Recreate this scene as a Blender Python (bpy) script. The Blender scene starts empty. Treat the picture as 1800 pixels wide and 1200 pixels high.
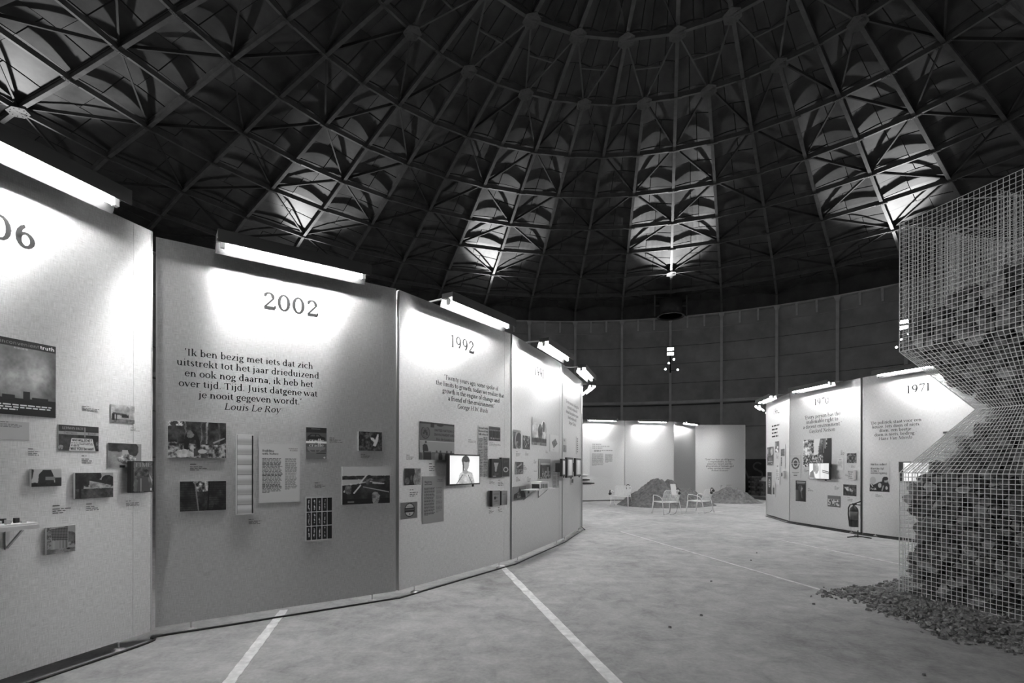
import bpy, math, random
import numpy as np
from mathutils import Matrix, Vector

# ------------------------------------------------------------------ camera
F_PX, YH, ROLL, EYE = 893.5, 819.0, 0.0018, 1.57
sc = bpy.context.scene
col = sc.collection
cam_d = bpy.data.cameras.new('camera')
cam_d.sensor_fit = 'HORIZONTAL'
cam_d.sensor_width = 36.0
cam_d.lens = 36.0 * F_PX / 1800.0
cam_d.shift_y = (YH - 600.0) / 1800.0
cam_d.clip_start, cam_d.clip_end = 0.05, 300
cam = bpy.data.objects.new('camera', cam_d)
cam.matrix_world = Matrix.Translation((0, 0, EYE)) @ Matrix.Rotation(math.pi / 2, 4, 'X') @ Matrix.Rotation(ROLL, 4, 'Z')
col.objects.link(cam)
sc.camera = cam

# ------------------------------------------------------------------ world and view
world = bpy.data.worlds.new('world')
sc.world = world
world.use_nodes = True
world.node_tree.nodes['Background'].inputs[0].default_value = (1, 1, 1, 1)
world.node_tree.nodes['Background'].inputs[1].default_value = 0.004
sc.view_settings.view_transform = 'Standard'
sc.view_settings.look = 'None'
sc.view_settings.gamma = 1.0
sc.view_settings.use_curve_mapping = False
sc.view_settings.exposure = 0.0
TUBE_EMIT = 270.0          # fluorescent tubes
FLOOD_WATT = 2500.0       # uplights on the dome
SPOT_WATT = 1500.0        # small spots on the hourglass
sc.cycles.max_bounces = 5
sc.cycles.diffuse_bounces = 4
sc.cycles.glossy_bounces = 3

rnd = random.Random(7)

# ------------------------------------------------------------------ materials
def new_mat(name, base=0.5, rough=0.6, metal=0.0, var=0.0, scale=5.0, bump=0.0, bscale=60.0, spec=0.5, obj=True):
    m = bpy.data.materials.new(name)
    m.use_nodes = True
    nt = m.node_tree
    b = nt.nodes['Principled BSDF']
    b.inputs['Base Color'].default_value = (base, base, base, 1)
    b.inputs['Roughness'].default_value = rough
    b.inputs['Metallic'].default_value = metal
    b.inputs['Specular IOR Level'].default_value = spec
    if var or bump:
        tc = nt.nodes.new('ShaderNodeTexCoord')
    if var:
        n = nt.nodes.new('ShaderNodeTexNoise')
        n.inputs['Scale'].default_value = scale
        n.inputs['Detail'].default_value = 6
        n.inputs['Roughness'].default_value = 0.6
        nt.links.new(tc.outputs['Object'], n.inputs['Vector'])
        r = nt.nodes.new('ShaderNodeMapRange')
        r.inputs[1].default_value, r.inputs[2].default_value = 0.3, 0.7
        r.inputs[3].default_value, r.inputs[4].default_value = base * (1 - var), base * (1 + var)
        nt.links.new(n.outputs['Fac'], r.inputs[0])
        nt.links.new(r.outputs[0], b.inputs['Base Color'])
    if bump:
        n2 = nt.nodes.new('ShaderNodeTexNoise')
        n2.inputs['Scale'].default_value = bscale
        n2.inputs['Detail'].default_value = 4
        nt.links.new(tc.outputs['Object'], n2.inputs['Vector'])
        bp = nt.nodes.new('ShaderNodeBump')
        bp.inputs['Strength'].default_value = bump
        bp.inputs['Distance'].default_value = 0.02
        nt.links.new(n2.outputs['Fac'], bp.inputs['Height'])
        nt.links.new(bp.outputs['Normal'], b.inputs['Normal'])
    return m

def emit_mat(name, strength, attr=False, tint=1.0):
    m = bpy.data.materials.new(name)
    m.use_nodes = True
    nt = m.node_tree
    b = nt.nodes['Principled BSDF']
    b.inputs['Base Color'].default_value = (0.02, 0.02, 0.02, 1)
    b.inputs['Roughness'].default_value = 0.25
    b.inputs['Emission Strength'].default_value = strength
    b.inputs['Emission Color'].default_value = (tint, tint, tint, 1)
    if attr:
        a = nt.nodes.new('ShaderNodeAttribute')
        a.attribute_name = 'ink'
        nt.links.new(a.outputs['Fac'], b.inputs['Emission Color'])
    return m

def foil_mat():
    """silver woven foil glued on the display boards"""
    m = bpy.data.materials.new('silver_foil')
    m.use_nodes = True
    nt = m.node_tree
    L = nt.links.new
    b = nt.nodes['Principled BSDF']
    tc = nt.nodes.new('ShaderNodeTexCoord')
    def noise(sx, sz, detail=3.0):
        mp = nt.nodes.new('ShaderNodeMapping')
        mp.inputs['Scale'].default_value = (sx, 1.0, sz)
        L(tc.outputs['Object'], mp.inputs['Vector'])
        n = nt.nodes.new('ShaderNodeTexNoise')
        n.inputs['Scale'].default_value = 1.0
        n.inputs['Detail'].default_value = detail
        L(mp.outputs[0], n.inputs['Vector'])
        return n.outputs['Fac']
    def mathn(op, a, c):
        k = nt.nodes.new('ShaderNodeMath')
        k.operation = op
        for i, v in enumerate((a, c)):
            if isinstance(v, float):
                k.inputs[i].default_value = v
            else:
                L(v, k.inputs[i])
        return k.outputs[0]
    warp = noise(300, 16)      # vertical threads
    weft = noise(16, 330)      # horizontal threads
    big = noise(1.6, 1.1)
    wv = mathn('ADD', mathn('MULTIPLY', warp, 0.5), mathn('MULTIPLY', weft, 0.5))
    rg = nt.nodes.new('ShaderNodeMapRange')
    rg.inputs[1].default_value, rg.inputs[2].default_value = 0.3, 0.7
    rg.inputs[3].default_value, rg.inputs[4].default_value = 0.36, 0.47
    L(mathn('ADD', mathn('MULTIPLY', big, 0.6), mathn('MULTIPLY', wv, 0.4)), rg.inputs[0])
    L(rg.outputs[0], b.inputs['Roughness'])
    cr = nt.nodes.new('ShaderNodeMapRange')
    cr.inputs[1].default_value, cr.inputs[2].default_value = 0.36, 0.64
    cr.inputs[3].default_value, cr.inputs[4].default_value = 0.48, 0.74
    L(wv, cr.inputs[0])
    L(cr.outputs[0], b.inputs['Base Color'])
    b.inputs['Metallic'].default_value = 0.70
    b.inputs['Anisotropic'].default_value = 0.88
    tv = nt.nodes.new('ShaderNodeCombineXYZ')
    tv.inputs[2].default_value = 1.0
    L(tv.outputs[0], b.inputs['Tangent'])
    bp = nt.nodes.new('ShaderNodeBump')
    bp.inputs['Strength'].default_value = 0.45
    bp.inputs['Distance'].default_value = 0.002
    L(wv, bp.inputs['Height'])
    L(bp.outputs['Normal'], b.inputs['Normal'])
    return m

def floor_mat():
    m = bpy.data.materials.new('dusty_concrete')
    m.use_nodes = True
    nt = m.node_tree
    L = nt.links.new
    b = nt.nodes['Principled BSDF']
    tc = nt.nodes.new('ShaderNodeTexCoord')
    def noise(s, d, dist=0.0):
        n = nt.nodes.new('ShaderNodeTexNoise')
        n.inputs['Scale'].default_value = s
        n.inputs['Detail'].default_value = d
        n.inputs['Roughness'].default_value = 0.65
        n.inputs['Distortion'].default_value = dist
        L(tc.outputs['Object'], n.inputs['Vector'])
        return n.outputs['Fac']
    a, c, d = noise(0.8, 9, 0.4), noise(4.5, 9, 0.5), noise(28, 4)
    mx = nt.nodes.new('ShaderNodeMath'); mx.operation = 'ADD'
    m1 = nt.nodes.new('ShaderNodeMath'); m1.operation = 'MULTIPLY'; m1.inputs[1].default_value = 0.42; L(a, m1.inputs[0])
    m2 = nt.nodes.new('ShaderNodeMath'); m2.operation = 'MULTIPLY'; m2.inputs[1].default_value = 0.38; L(c, m2.inputs[0])
    m3 = nt.nodes.new('ShaderNodeMath'); m3.operation = 'MULTIPLY_ADD'; m3.inputs[1].default_value = 0.20; L(d, m3.inputs[0])
    L(m1.outputs[0], mx.inputs[0]); L(m2.outputs[0], mx.inputs[1]); L(mx.outputs[0], m3.inputs[2])
    cr = nt.nodes.new('ShaderNodeMapRange')
    cr.inputs[1].default_value, cr.inputs[2].default_value = 0.33, 0.68
    cr.inputs[3].default_value, cr.inputs[4].default_value = 0.20, 0.56
    L(m3.outputs[0], cr.inputs[0])
    L(cr.outputs[0], b.inputs['Base Color'])
    b.inputs['Roughness'].default_value = 0.75
    b.inputs['Specular IOR Level'].default_value = 0.3
    bp = nt.nodes.new('ShaderNodeBump')
    bp.inputs['Strength'].default_value = 0.35
    bp.inputs['Distance'].default_value = 0.01
    L(m3.outputs[0], bp.inputs['Height'])
    L(bp.outputs['Normal'], b.inputs['Normal'])
    return m

def print_mat():
    m = bpy.data.materials.new('printed_paper')
    m.use_nodes = True
    nt = m.node_tree
    a = nt.nodes.new('ShaderNodeAttribute')
    a.attribute_name = 'ink'
    b = nt.nodes['Principled BSDF']
    nt.links.new(a.outputs['Fac'], b.inputs['Base Color'])
    b.inputs['Roughness'].default_value = 0.55
    return m

MAT = {
    'floor': floor_mat(),
    'foil': foil_mat(),
    'print': print_mat(),
    'line': new_mat('worn_white_paint', 0.78, 0.7, var=0.25, scale=9),
    'roof': new_mat('roof_sheet_steel', 0.10, 0.5, 0.0, var=0.35, scale=1.3, bump=0.15, bscale=3.0),
    'steel': new_mat('painted_dome_steel', 0.15, 0.5, 0.0, var=0.25, scale=3),
    'brace': new_mat('dark_brace_steel', 0.07, 0.6, 0.0, var=0.2, scale=3),
    'wall': new_mat('grey_wall_plate', 0.50, 0.65, 0.0, var=0.35, scale=0.5),
    'wallrib': new_mat('grey_wall_steel', 0.74, 0.6, 0.0, var=0.15, scale=2),
    'alu': new_mat('brushed_aluminium_edge', 0.62, 0.35, 0.8),
    'black': new_mat('black_plastic', 0.025, 0.45),
    'rubber': new_mat('black_rubber_cable', 0.02, 0.55),
    'ink': new_mat('dark_vinyl_lettering', 0.016, 0.6, spec=0.2),
    'capink': new_mat('small_caption_ink', 0.10, 0.6),
    'greyvinyl': new_mat('pale_grey_vinyl', 0.42, 0.55, 0.2),
    'housing': new_mat('lamp_housing_metal', 0.07, 0.5, 0.0),
    'reflector': new_mat('perforated_reflector', 0.008, 0.6, 0.0, var=0.5, scale=160),
    'white': new_mat('white_lacquer', 0.78, 0.4),
    'paper': new_mat('white_paper', 0.72, 0.7),
    'wire': new_mat('galvanised_wire', 0.80, 0.45, 0.0),
    'brick1': new_mat('broken_brick_dark', 0.13, 0.85, var=0.5, scale=14, bump=0.6, bscale=40),
    'brick2': new_mat('broken_brick_grey', 0.25, 0.85, var=0.45, scale=14, bump=0.6, bscale=40),
    'brick3': new_mat('pale_mortar_stone', 0.36, 0.85, var=0.35, scale=14, bump=0.6, bscale=40),
    'gravel': new_mat('crushed_rubble', 0.22, 0.9, var=0.5, scale=30, bump=0.6, bscale=60),
    'sand': new_mat('dark_soil', 0.16, 0.95, var=0.45, scale=7, bump=1.0, bscale=25),
    'shrink': new_mat('dark_edge_and_gap_shade', 0.03, 0.6),
    'faint': new_mat('faded_floor_paint', 0.60, 0.75, var=0.25, scale=6),
    'tube': emit_mat('lit_fluorescent_tube', TUBE_EMIT),
    'flood': emit_mat('lit_flood_panel', 60.0),
    'spot': emit_mat('lit_spot_lens', 160.0),
    'screen': emit_mat('lit_video_screen', 1.15, attr=True),
    'ext': new_mat('extinguisher_red_in_grey', 0.035, 0.3),
    'extlabel': new_mat('extinguisher_label', 0.10, 0.5),
    'graffiti': new_mat('grey_spray_paint', 0.12, 0.7),
    'darkboard': new_mat('dark_hoarding', 0.025, 0.7, var=0.3, scale=3),
    'paver': new_mat('grey_paving_brick', 0.17, 0.85, var=0.3, scale=9),
    'acryl': new_mat('grey_pale_card', 0.5, 0.5),
}

# ------------------------------------------------------------------ mesh helpers
class MB:
    def __init__(s):
        s.v, s.f = [], []
    def add(s, verts, faces):
        o = len(s.v)
        s.v += [tuple(p) for p in verts]
        s.f += [tuple(i + o for i in q) for q in faces]
        return s
    def box(s, x0, x1, y0, y1, z0, z1):
        return s.add([(x0, y0, z0), (x1, y0, z0), (x1, y1, z0), (x0, y1, z0), (x0, y0, z1), (x1, y0, z1), (x1, y1, z1), (x0, y1, z1)],
                     [(0, 3, 2, 1), (4, 5, 6, 7), (0, 1, 5, 4), (1, 2, 6, 5), (2, 3, 7, 6), (3, 0, 4, 7)])
    def hexa(s, p):
        return s.add(p, [(0, 3, 2, 1), (4, 5, 6, 7), (0, 1, 5, 4), (1, 2, 6, 5), (2, 3, 7, 6), (3, 0, 4, 7)])
    def bar(s, a, b, w, h=None, up=(0, 0, 1)):
        """rectangular bar from a to b, width w across, h along up"""
        a, b, up = Vector(a), Vector(b), Vector(up)
        h = w if h is None else h
        d = (b - a).normalized()
        x = d.cross(up)
        if x.length < 1e-6:
            x = d.cross(Vector((1, 0, 0)))
        x.normalize()
        y = x.cross(d).normalized()
        x, y = x * w / 2, y * h / 2
        return s.hexa([a - x - y, a + x - y, a + x + y, a - x + y, b - x - y, b + x - y, b + x + y, b - x + y])
    def tube(s, pts, r, n=8, closed=False):
        pts = [Vector(p) for p in pts]
        m = len(pts)
        rings = []
        prev = None
        for i, p in enumerate(pts):
            if closed:
                d = pts[(i + 1) % m] - pts[i - 1]
            else:
                d = pts[min(i + 1, m - 1)] - pts[max(i - 1, 0)]
            d.normalize()
            if prev is None:
                t = Vector((0, 0, 1)) if abs(d.z) < 0.9 else Vector((1, 0, 0))
                x = d.cross(t).normalized()
            else:
                x = (prev - d * prev.dot(d)).normalized()
            prev = x
            y = d.cross(x)
            rr = r[i] if isinstance(r, (list, tuple)) else r
            rings.append([p + (x * math.cos(k * 2 * math.pi / n) + y * math.sin(k * 2 * math.pi / n)) * rr for k in range(n)])
        o = len(s.v)
        for g in rings:
            s.v += [tuple(q) for q in g]
        k_end = m if closed else m - 1
        for i in range(k_end):
            j = (i + 1) % m
            for k in range(n):
                s.f.append((o + i * n + k, o + i * n + (k + 1) % n, o + j * n + (k + 1) % n, o + j * n + k))
        if not closed:
            s.f.append(tuple(o + k for k in range(n))[::-1])
            s.f.append(tuple(o + (m - 1) * n + k for k in range(n)))
        return s
    def lathe(s, prof, n=24, c=(0, 0, 0)):
        o = len(s.v)
        for r, z in prof:
            for k in range(n):
                a = 2 * math.pi * k / n
                s.v.append((c[0] + r * math.cos(a), c[1] + r * math.sin(a), c[2] + z))
        for i in range(len(prof) - 1):
            for k in range(n):
                s.f.append((o + i * n + k, o + i * n + (k + 1) % n, o + (i + 1) * n + (k + 1) % n, o + (i + 1) * n + k))
        s.f.append(tuple(o + k for k in range(n))[::-1])
        s.f.append(tuple(o + (len(prof) - 1) * n + k for k in range(n)))
        return s
    def mesh(s, name, mat, smooth=False):
        me = bpy.data.meshes.new(name)
        me.from_pydata(s.v, [], s.f)
        if mat:
            me.materials.append(MAT[mat] if isinstance(mat, str) else mat)
        if smooth:
            me.polygons.foreach_set('use_smooth', [True] * len(me.polygons))
        me.update()
        return me
    def build(s, name, mat, parent=None, smooth=False):
        return link(name, s.mesh(name, mat, smooth), parent)

def link(name, data, parent=None, mw=None):
    o = bpy.data.objects.new(name, data)
    col.objects.link(o)
    if parent is not None:
        o.parent = parent
    if mw is not None:
        o.matrix_local = mw
    return o

def tag(o, label=None, cat=None, group=None, kind=None):
    if label: o['label'] = label
    if cat: o['category'] = cat
    if group: o['group'] = group
    if kind: o['kind'] = kind
    return o

def thing(name, label, cat, mw=None, group=None):
    o = link(name, None)
    if mw is not None:
        o.matrix_world = mw
    return tag(o, label, cat, group)

def T(x, y, z, rz=0.0):
    return Matrix.Translation((x, y, z)) @ Matrix.Rotation(rz, 4, 'Z')

# pixel of the 1800 x 1200 photograph -> direction (x right, y forward, z up), and floor point
def ray(px, py):
    u, v = px - 900.0, py - YH
    u, v = u + ROLL * v, v - ROLL * u
    return Vector((u / F_PX, 1.0, -v / F_PX))

def on_floor(px, py, z=0.0):
    d = ray(px, py)
    k = (z - EYE) / d.z
    return Vector((d.x * k, k, z))

# ------------------------------------------------------------------ drawn serif / sans letter engine (quads in the plane)
XH, CAP, ASC, DSC = 0.46, 0.66, 0.72, -0.21
def V(x, a, b): return ('l', x, a, x, b, 'T')
def l(x0, y0, x1, y1, w='t'): return ('l', x0, y0, x1, y1, w)
def a_(cx, cy, rx, ry, d0, d1): return ('a', cx, cy, rx, ry, d0, d1)
def ft(x, y=0.016, w=0.2): return ('s', x, y, w)
def tl(x, y=0.444): return ('s', x - 0.04, y, 0.1)
def dt(x, y): return ('d', x, y)
GL = {
 'a': (.45, [V(.34, .02, .32), a_(.235, .31, .105, .14, 0, 150), dt(.125, .355), a_(.205, .13, .135, .125, 0, 360), ('s', .38, .016, .1)]),
 'b': (.52, [V(.12, 0, ASC), tl(.12, .704), a_(.275, .23, .17, .235, -140, 140)]),
 'c': (.44, [a_(.25, .23, .19, .235, 55, 312), dt(.37, .37)]),
 'd': (.53, [V(.40, 0, ASC), tl(.40, .704), ('s', .45, .016, .1), a_(.25, .23, .18, .235, 40, 320)]),
 'e': (.46, [a_(.245, .23, .19, .235, 8, 318), l(.07, .25, .43, .25)]),
 'f': (.31, [V(.14, 0, .57), ft(.14), l(.03, .44, .28, .44), a_(.24, .57, .10, .14, 180, 50), dt(.31, .64)]),
 'g': (.46, [a_(.215, .305, .145, .15, 0, 360), l(.33, .42, .44, .445, 'm'), l(.13, .18, .10, .05, 'm'), l(.09, .035, .36, 0, 'T'), a_(.225, -.09, .185, .105, 0, 360)]),
 'h': (.55, [V(.13, 0, ASC), tl(.13, .704), ft(.13), a_(.275, .29, .135, .16, 170, 0), V(.41, 0, .30), ft(.41)]),
 'i': (.27, [V(.14, 0, XH), tl(.14), ft(.14), dt(.135, .63)]),
 'j': (.26, [V(.13, -.08, XH), tl(.13), dt(.13, .63), a_(.04, -.08, .09, .12, 0, -120)]),
 'k': (.52, [V(.12, 0, ASC), tl(.12, .704), ft(.12), l(.16, .19, .39, .44), l(.24, .27, .42, .01, 'T'), ft(.43), ('s', .38, .444, .16)]),
 'l': (.27, [V(.14, 0, ASC), tl(.14, .704), ft(.14)]),
 'm': (.81, [V(.13, 0, XH), tl(.13), ft(.13), a_(.27, .29, .13, .16, 170, 0), V(.40, 0, .30), ft(.40), a_(.54, .29, .13, .16, 170, 0), V(.67, 0, .30), ft(.67)]),
 'n': (.55, [V(.13, 0, XH), tl(.13), ft(.13), a_(.275, .29, .135, .16, 170, 0), V(.41, 0, .30), ft(.41)]),
 'o': (.49, [a_(.245, .23, .195, .235, 0, 360)]),
 'p': (.53, [V(.13, DSC, XH), tl(.13), ft(.13, -.2), a_(.28, .23, .17, .235, -140, 140)]),
 'q': (.53, [V(.40, DSC, XH), ft(.40, -.2), a_(.25, .23, .18, .235, 40, 320)]),
 'r': (.39, [V(.13, 0, XH), tl(.13), ft(.13), a_(.27, .30, .12, .14, 160, 60), dt(.345, .41)]),
 's': (.37, [a_(.185, .345, .115, .115, 35, 250), l(.11, .29, .28, .175, 'T'), a_(.19, .115, .125, .115, 70, -145)]),
 't': (.32, [V(.14, .09, .57), l(.03, .44, .28, .44), a_(.23, .1, .09, .1, 180, 310)]),
 'u': (.54, [V(.12, .15, XH), tl(.12), a_(.26, .16, .14, .16, 180, 350), V(.40, 0, XH), tl(.40), ('s', .45, .016, .1)]),
 'v': (.47, [l(.07, .44, .24, .01, 'T'), l(.24, .01, .41, .44), ('s', .07, .444, .16), ('s', .41, .444, .14)]),
 'w': (.70, [l(.06, .44, .21, .01, 'T'), l(.21, .01, .35, .42), l(.35, .42, .49, .01, 'T'), l(.49, .01, .64, .44), ('s', .06, .444, .16), ('s', .64, .444, .14)]),
 'x': (.47, [l(.07, .44, .40, .01, 'T'), l(.40, .44, .07, .01), ('s', .07, .444, .15), ('s', .4, .444, .13), ('s', .4, .016, .15), ('s', .07, .016, .13)]),
 'y': (.47, [l(.07, .44, .25, .01, 'T'), l(.41, .44, .19, -.16), dt(.13, -.16), ('s', .07, .444, .16), ('s', .41, .444, .14)]),
 'z': (.42, [l(.06, .43, .37, .43), l(.35, .43, .08, .02, 'T'), l(.06, .02, .38, .02)]),
 'A': (.66, [l(.08, 0, .33, .67), l(.33, .67, .58, 0, 'T'), l(.17, .22, .49, .22), ft(.08), ft(.58)]),
 'B': (.60, [V(.13, 0, CAP), l(.05, .645, .3, .645), l(.05, .016, .3, .016), l(.13, .35, .3, .35), a_(.30, .50, .14, .15, -90, 90), a_(.30, .18, .19, .165, -90, 90)]),
 'C': (.64, [a_(.34, .33, .27, .345, 48, 318), l(.53, .45, .53, .64)]),
 'D': (.71, [V(.13, 0, CAP), l(.05, .645, .33, .645), l(.05, .016, .33, .016), a_(.33, .33, .29, .325, -90, 90)]),
 'E': (.58, [V(.13, 0, CAP), l(.05, .645, .5, .645), l(.05, .016, .52, .016), l(.13, .34, .4, .34), l(.5, .645, .5, .53), l(.52, .016, .52, .14), l(.4, .27, .4, .41)]),
 'F': (.55, [V(.13, 0, CAP), l(.05, .645, .5, .645), ft(.13), l(.13, .34, .4, .34), l(.5, .645, .5, .53)]),
 'G': (.70, [a_(.34, .33, .27, .345, 48, 330), l(.53, .45, .53, .64), V(.56, .03, .29), ft(.56, .29)]),
 'H': (.74, [V(.14, 0, CAP), V(.60, 0, CAP), l(.14, .34, .6, .34), ft(.14), ft(.6), ft(.14, .645), ft(.6, .645)]),
 'I': (.34, [V(.17, 0, CAP), ft(.17), ft(.17, .645)]),
 'J': (.38, [V(.21, .05, CAP), ft(.21, .645), a_(.1, .04, .11, .17, 0, -110)]),
 'K': (.68, [V(.14, 0, CAP), ft(.14), ft(.14, .645), l(.18, .29, .52, .65), l(.28, .38, .56, .01, 'T'), ft(.58), ft(.52, .645, .16)]),
 'L': (.56, [V(.14, 0, CAP), ft(.14, .645), l(.05, .016, .5, .016), l(.5, .016, .5, .16)]),
 'M': (.86, [l(.14, 0, .14, .65), l(.14, .65, .43, .02, 'T'), l(.43, .02, .72, .65), V(.72, 0, CAP), ft(.14), ft(.72), ('s', .1, .645, .12), ft(.74, .645, .14)]),
 'N': (.74, [l(.14, 0, .14, .65), l(.14, .65, .6, .02, 'T'), l(.6, .02, .6, .65), ft(.14), ft(.6, .645), ('s', .1, .645, .12)]),
 'O': (.72, [a_(.36, .33, .3, .345, 0, 360)]),
 'P': (.57, [V(.13, 0, CAP), ft(.13), l(.05, .645, .3, .645), l(.13, .31, .3, .31), a_(.30, .48, .18, .165, -90, 90)]),
 'R': (.64, [V(.13, 0, CAP), ft(.13), l(.05, .645, .3, .645), l(.13, .34, .3, .34), a_(.30, .495, .16, .15, -90, 90), l(.3, .34, .54, .01, 'T'), ('s', .57, .016, .12)]),
 'S': (.50, [a_(.25, .49, .16, .17, 35, 255), l(.14, .42, .38, .25, 'T'), a_(.26, .17, .17, .18, 75, -145)]),
 'T': (.62, [V(.31, 0, CAP), ft(.31), l(.05, .645, .57, .645), l(.05, .645, .05, .52), l(.57, .645, .57, .52)]),
 'U': (.70, [V(.14, .2, CAP), ft(.14, .645), a_(.35, .2, .21, .21, 180, 360), l(.56, .2, .56, .65), ft(.56, .645, .16)]),
 'V': (.66, [l(.08, .65, .34, .01, 'T'), l(.34, .01, .59, .65), ft(.08, .645), ft(.59, .645, .16)]),
 'W': (.94, [l(.08, .65, .29, .01, 'T'), l(.29, .01, .47, .6), l(.47, .6, .66, .01, 'T'), l(.66, .01, .87, .65), ft(.08, .645), ft(.87, .645, .16)]),
 'Y': (.64, [l(.08, .65, .32, .3, 'T'), l(.57, .65, .32, .3), V(.32, 0, .3), ft(.32), ft(.08, .645), ft(.57, .645, .15)]),
 'Z': (.58, [l(.07, .645, .52, .645), l(.5, .64, .09, .02, 'T'), l(.07, .016, .53, .016)]),
 '0': (.54, [a_(.27, .31, .2, .325, 0, 360)]),
 '1': (.40, [V(.2, 0, .63), ft(.2), l(.08, .54, .2, .62)]),
 '2': (.52, [a_(.25, .45, .17, .18, 160, -20), dt(.11, .48), l(.42, .42, .09, .04, 'm'), l(.08, .03, .46, .03, 'T'), l(.46, .02, .47, .14)]),
 '3': (.50, [a_(.23, .47, .15, .16, 150, -70), a_(.23, .16, .18, .17, 90, -150), dt(.1, .49), dt(.09, .12)]),
 '5': (.50, [l(.12, .62, .42, .62, 'T'), l(.13, .62, .11, .34), a_(.24, .2, .18, .2, 130, -150), dt(.09, .1)]),
 '6': (.54, [a_(.28, .2, .18, .21, 0, 360), a_(.38, .28, .29, .36, 195, 115)]),
 '7': (.48, [l(.07, .6, .44, .6, 'T'), l(.43, .6, .2, 0, 'm'), l(.07, .6, .07, .5)]),
 '8': (.52, [a_(.26, .47, .14, .155, 0, 360), a_(.26, .16, .18, .17, 0, 360)]),
 '9': (.54, [a_(.26, .42, .18, .21, 0, 360), a_(.16, .34, .29, .36, 15, -65)]),
 '4': (.54, [V(.36, 0, .63), l(.36, .63, .06, .2), l(.06, .19, .5, .19), ft(.36)]),
 '.': (.22, [dt(.11, .045)]), ',': (.22, [dt(.11, .045), l(.13, .05, .07, -.09, 'm')]),
 '‘': (.22, [dt(.1, .56), l(.08, .57, .14, .7, 'm')]), '’': (.22, [dt(.12, .66), l(.14, .66, .08, .53, 'm')]),
 '“': (.38, [dt(.1, .56), l(.08, .57, .14, .7, 'm'), dt(.26, .56), l(.24, .57, .3, .7, 'm')]),
 '”': (.38, [dt(.12, .66), l(.14, .66, .08, .53, 'm'), dt(.28, .66), l(.3, .66, .24, .53, 'm')]),
 '?': (.42, [a_(.2, .5, .14, .15, 160, -60), l(.24, .38, .2, .18, 'm'), dt(.2, .045)]), '!': (.24, [V(.12, .2, .68), dt(.12, .045)]),
 '-': (.3, [l(.05, .22, .25, .22, 'm')]), '+': (.5, [l(.05, .25, .45, .25, 'm'), l(.25, .05, .25, .45, 'm')]), ' ': (.23, []),
}
def text_width(s, size):
    return sum(GL.get(c, GL[' '])[0] for c in s) * size

def text_quads(s, x, y, size, align='c', italic=False, sans=False, bold=1.0, hair=.042):
    """list of 4-point polygons, baseline y, em size `size`"""
    th, tn, md = (.098 * bold, hair, max(.066, hair)) if not sans else (.085 * bold,) * 3
    W = {'T': th, 't': tn, 'm': md}
    if align == 'c': x -= text_width(s, size) / 2
    elif align == 'r': x -= text_width(s, size)
    out = []
    for ch in s:
        adv, items = GL.get(ch, GL[' '])
        q = []
        for it in items:
            if it[0] == 'l':
                _, x0, y0, x1, y1, w = it
                w = W[w]
                dx, dy = x1 - x0, y1 - y0
                L = math.hypot(dx, dy) or 1
                nx, ny = -dy / L * w / 2, dx / L * w / 2
                q.append([(x0 + nx, y0 + ny), (x0 - nx, y0 - ny), (x1 - nx, y1 - ny), (x1 + nx, y1 + ny)])
            elif it[0] == 'a':
                _, cx, cy, rx, ry, d0, d1 = it
                n = max(4, int(abs(d1 - d0) / 24))
                pr = None
                for i in range(n + 1):
                    t = math.radians(d0 + (d1 - d0) * i / n)
                    c, si = math.cos(t), math.sin(t)
                    w = (tn + (th - tn) * abs(c) ** 1.3) / 2
                    cur = ((cx + c * (rx + w * .6), cy + si * (ry + w * .3)), (cx + c * (rx - w * 1.4), cy + si * (ry - w * 1.7)))
                    if pr: q.append([pr[0], pr[1], cur[1], cur[0]])
                    pr = cur
            elif it[0] == 's' and not sans:
                _, sx, sy, w = it
                q.append([(sx - w / 2, sy - .019), (sx + w / 2, sy - .019), (sx + w / 2, sy + .019), (sx - w / 2, sy + .019)])
            elif it[0] == 'd':
                r = .052
                q.append([(it[1] - r, it[2]), (it[1], it[2] - r), (it[1] + r, it[2]), (it[1], it[2] + r)])
        for p in q:
            out.append([(x + (px + (.2 * py if italic else 0)) * size, y + py * size) for px, py in p])
        x += adv * size
    return out

def greek(x, y, w, h, lines, seed, jag=0.35, fill=.42):
    """unreadably small text: rows of word-long dashes"""
    r = random.Random(seed)
    out = []
    lh = h / lines
    for i in range(lines):
        end = w * (1 - jag * r.random())
        cx = 0.0
        while cx < end:
            ww = min(end - cx, lh * r.uniform(.9, 3.2))
            yy = y - i * lh
            out.append([(x + cx, yy - lh * fill), (x + cx + ww, yy - lh * fill), (x + cx + ww, yy), (x + cx, yy)])
            cx += ww + lh * .45
    return out

# ------------------------------------------------------------------ dome and wall geometry (fitted to the photograph)
R = 23.5
CX, CY = 0.1503 * R, 0.4433 * R
TH0, DEL, NB = 0.2897, 2 * math.pi / 48, 48
RING = [(0.06, .612), (0.16, .604), (.2635, .5928), (.3654, .575), (.4748, .5573), (.577, .5387), (.67, .5175), (.7556, .4981), (.8555, .479), (.93, .4560), (1.0, .434)]
RR = [r * R for r, h in RING]
RH = [h * R + EYE for r, h in RING]
WALL_TOP = .406 * R + EYE
def chord_z(r): return float(np.interp(r, RR, RH))
def ang(k): return TH0 + k * DEL
def pol(r, a, z): return Vector((CX + r * math.sin(a), CY + r * math.cos(a), z))
def on_screen(p):
    """pixel of a world point, or None behind the camera"""
    if p[1] < 0.3: return None
    return (900 + F_PX * p[0] / p[1], YH - F_PX * (p[2] - EYE) / p[1])

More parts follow.
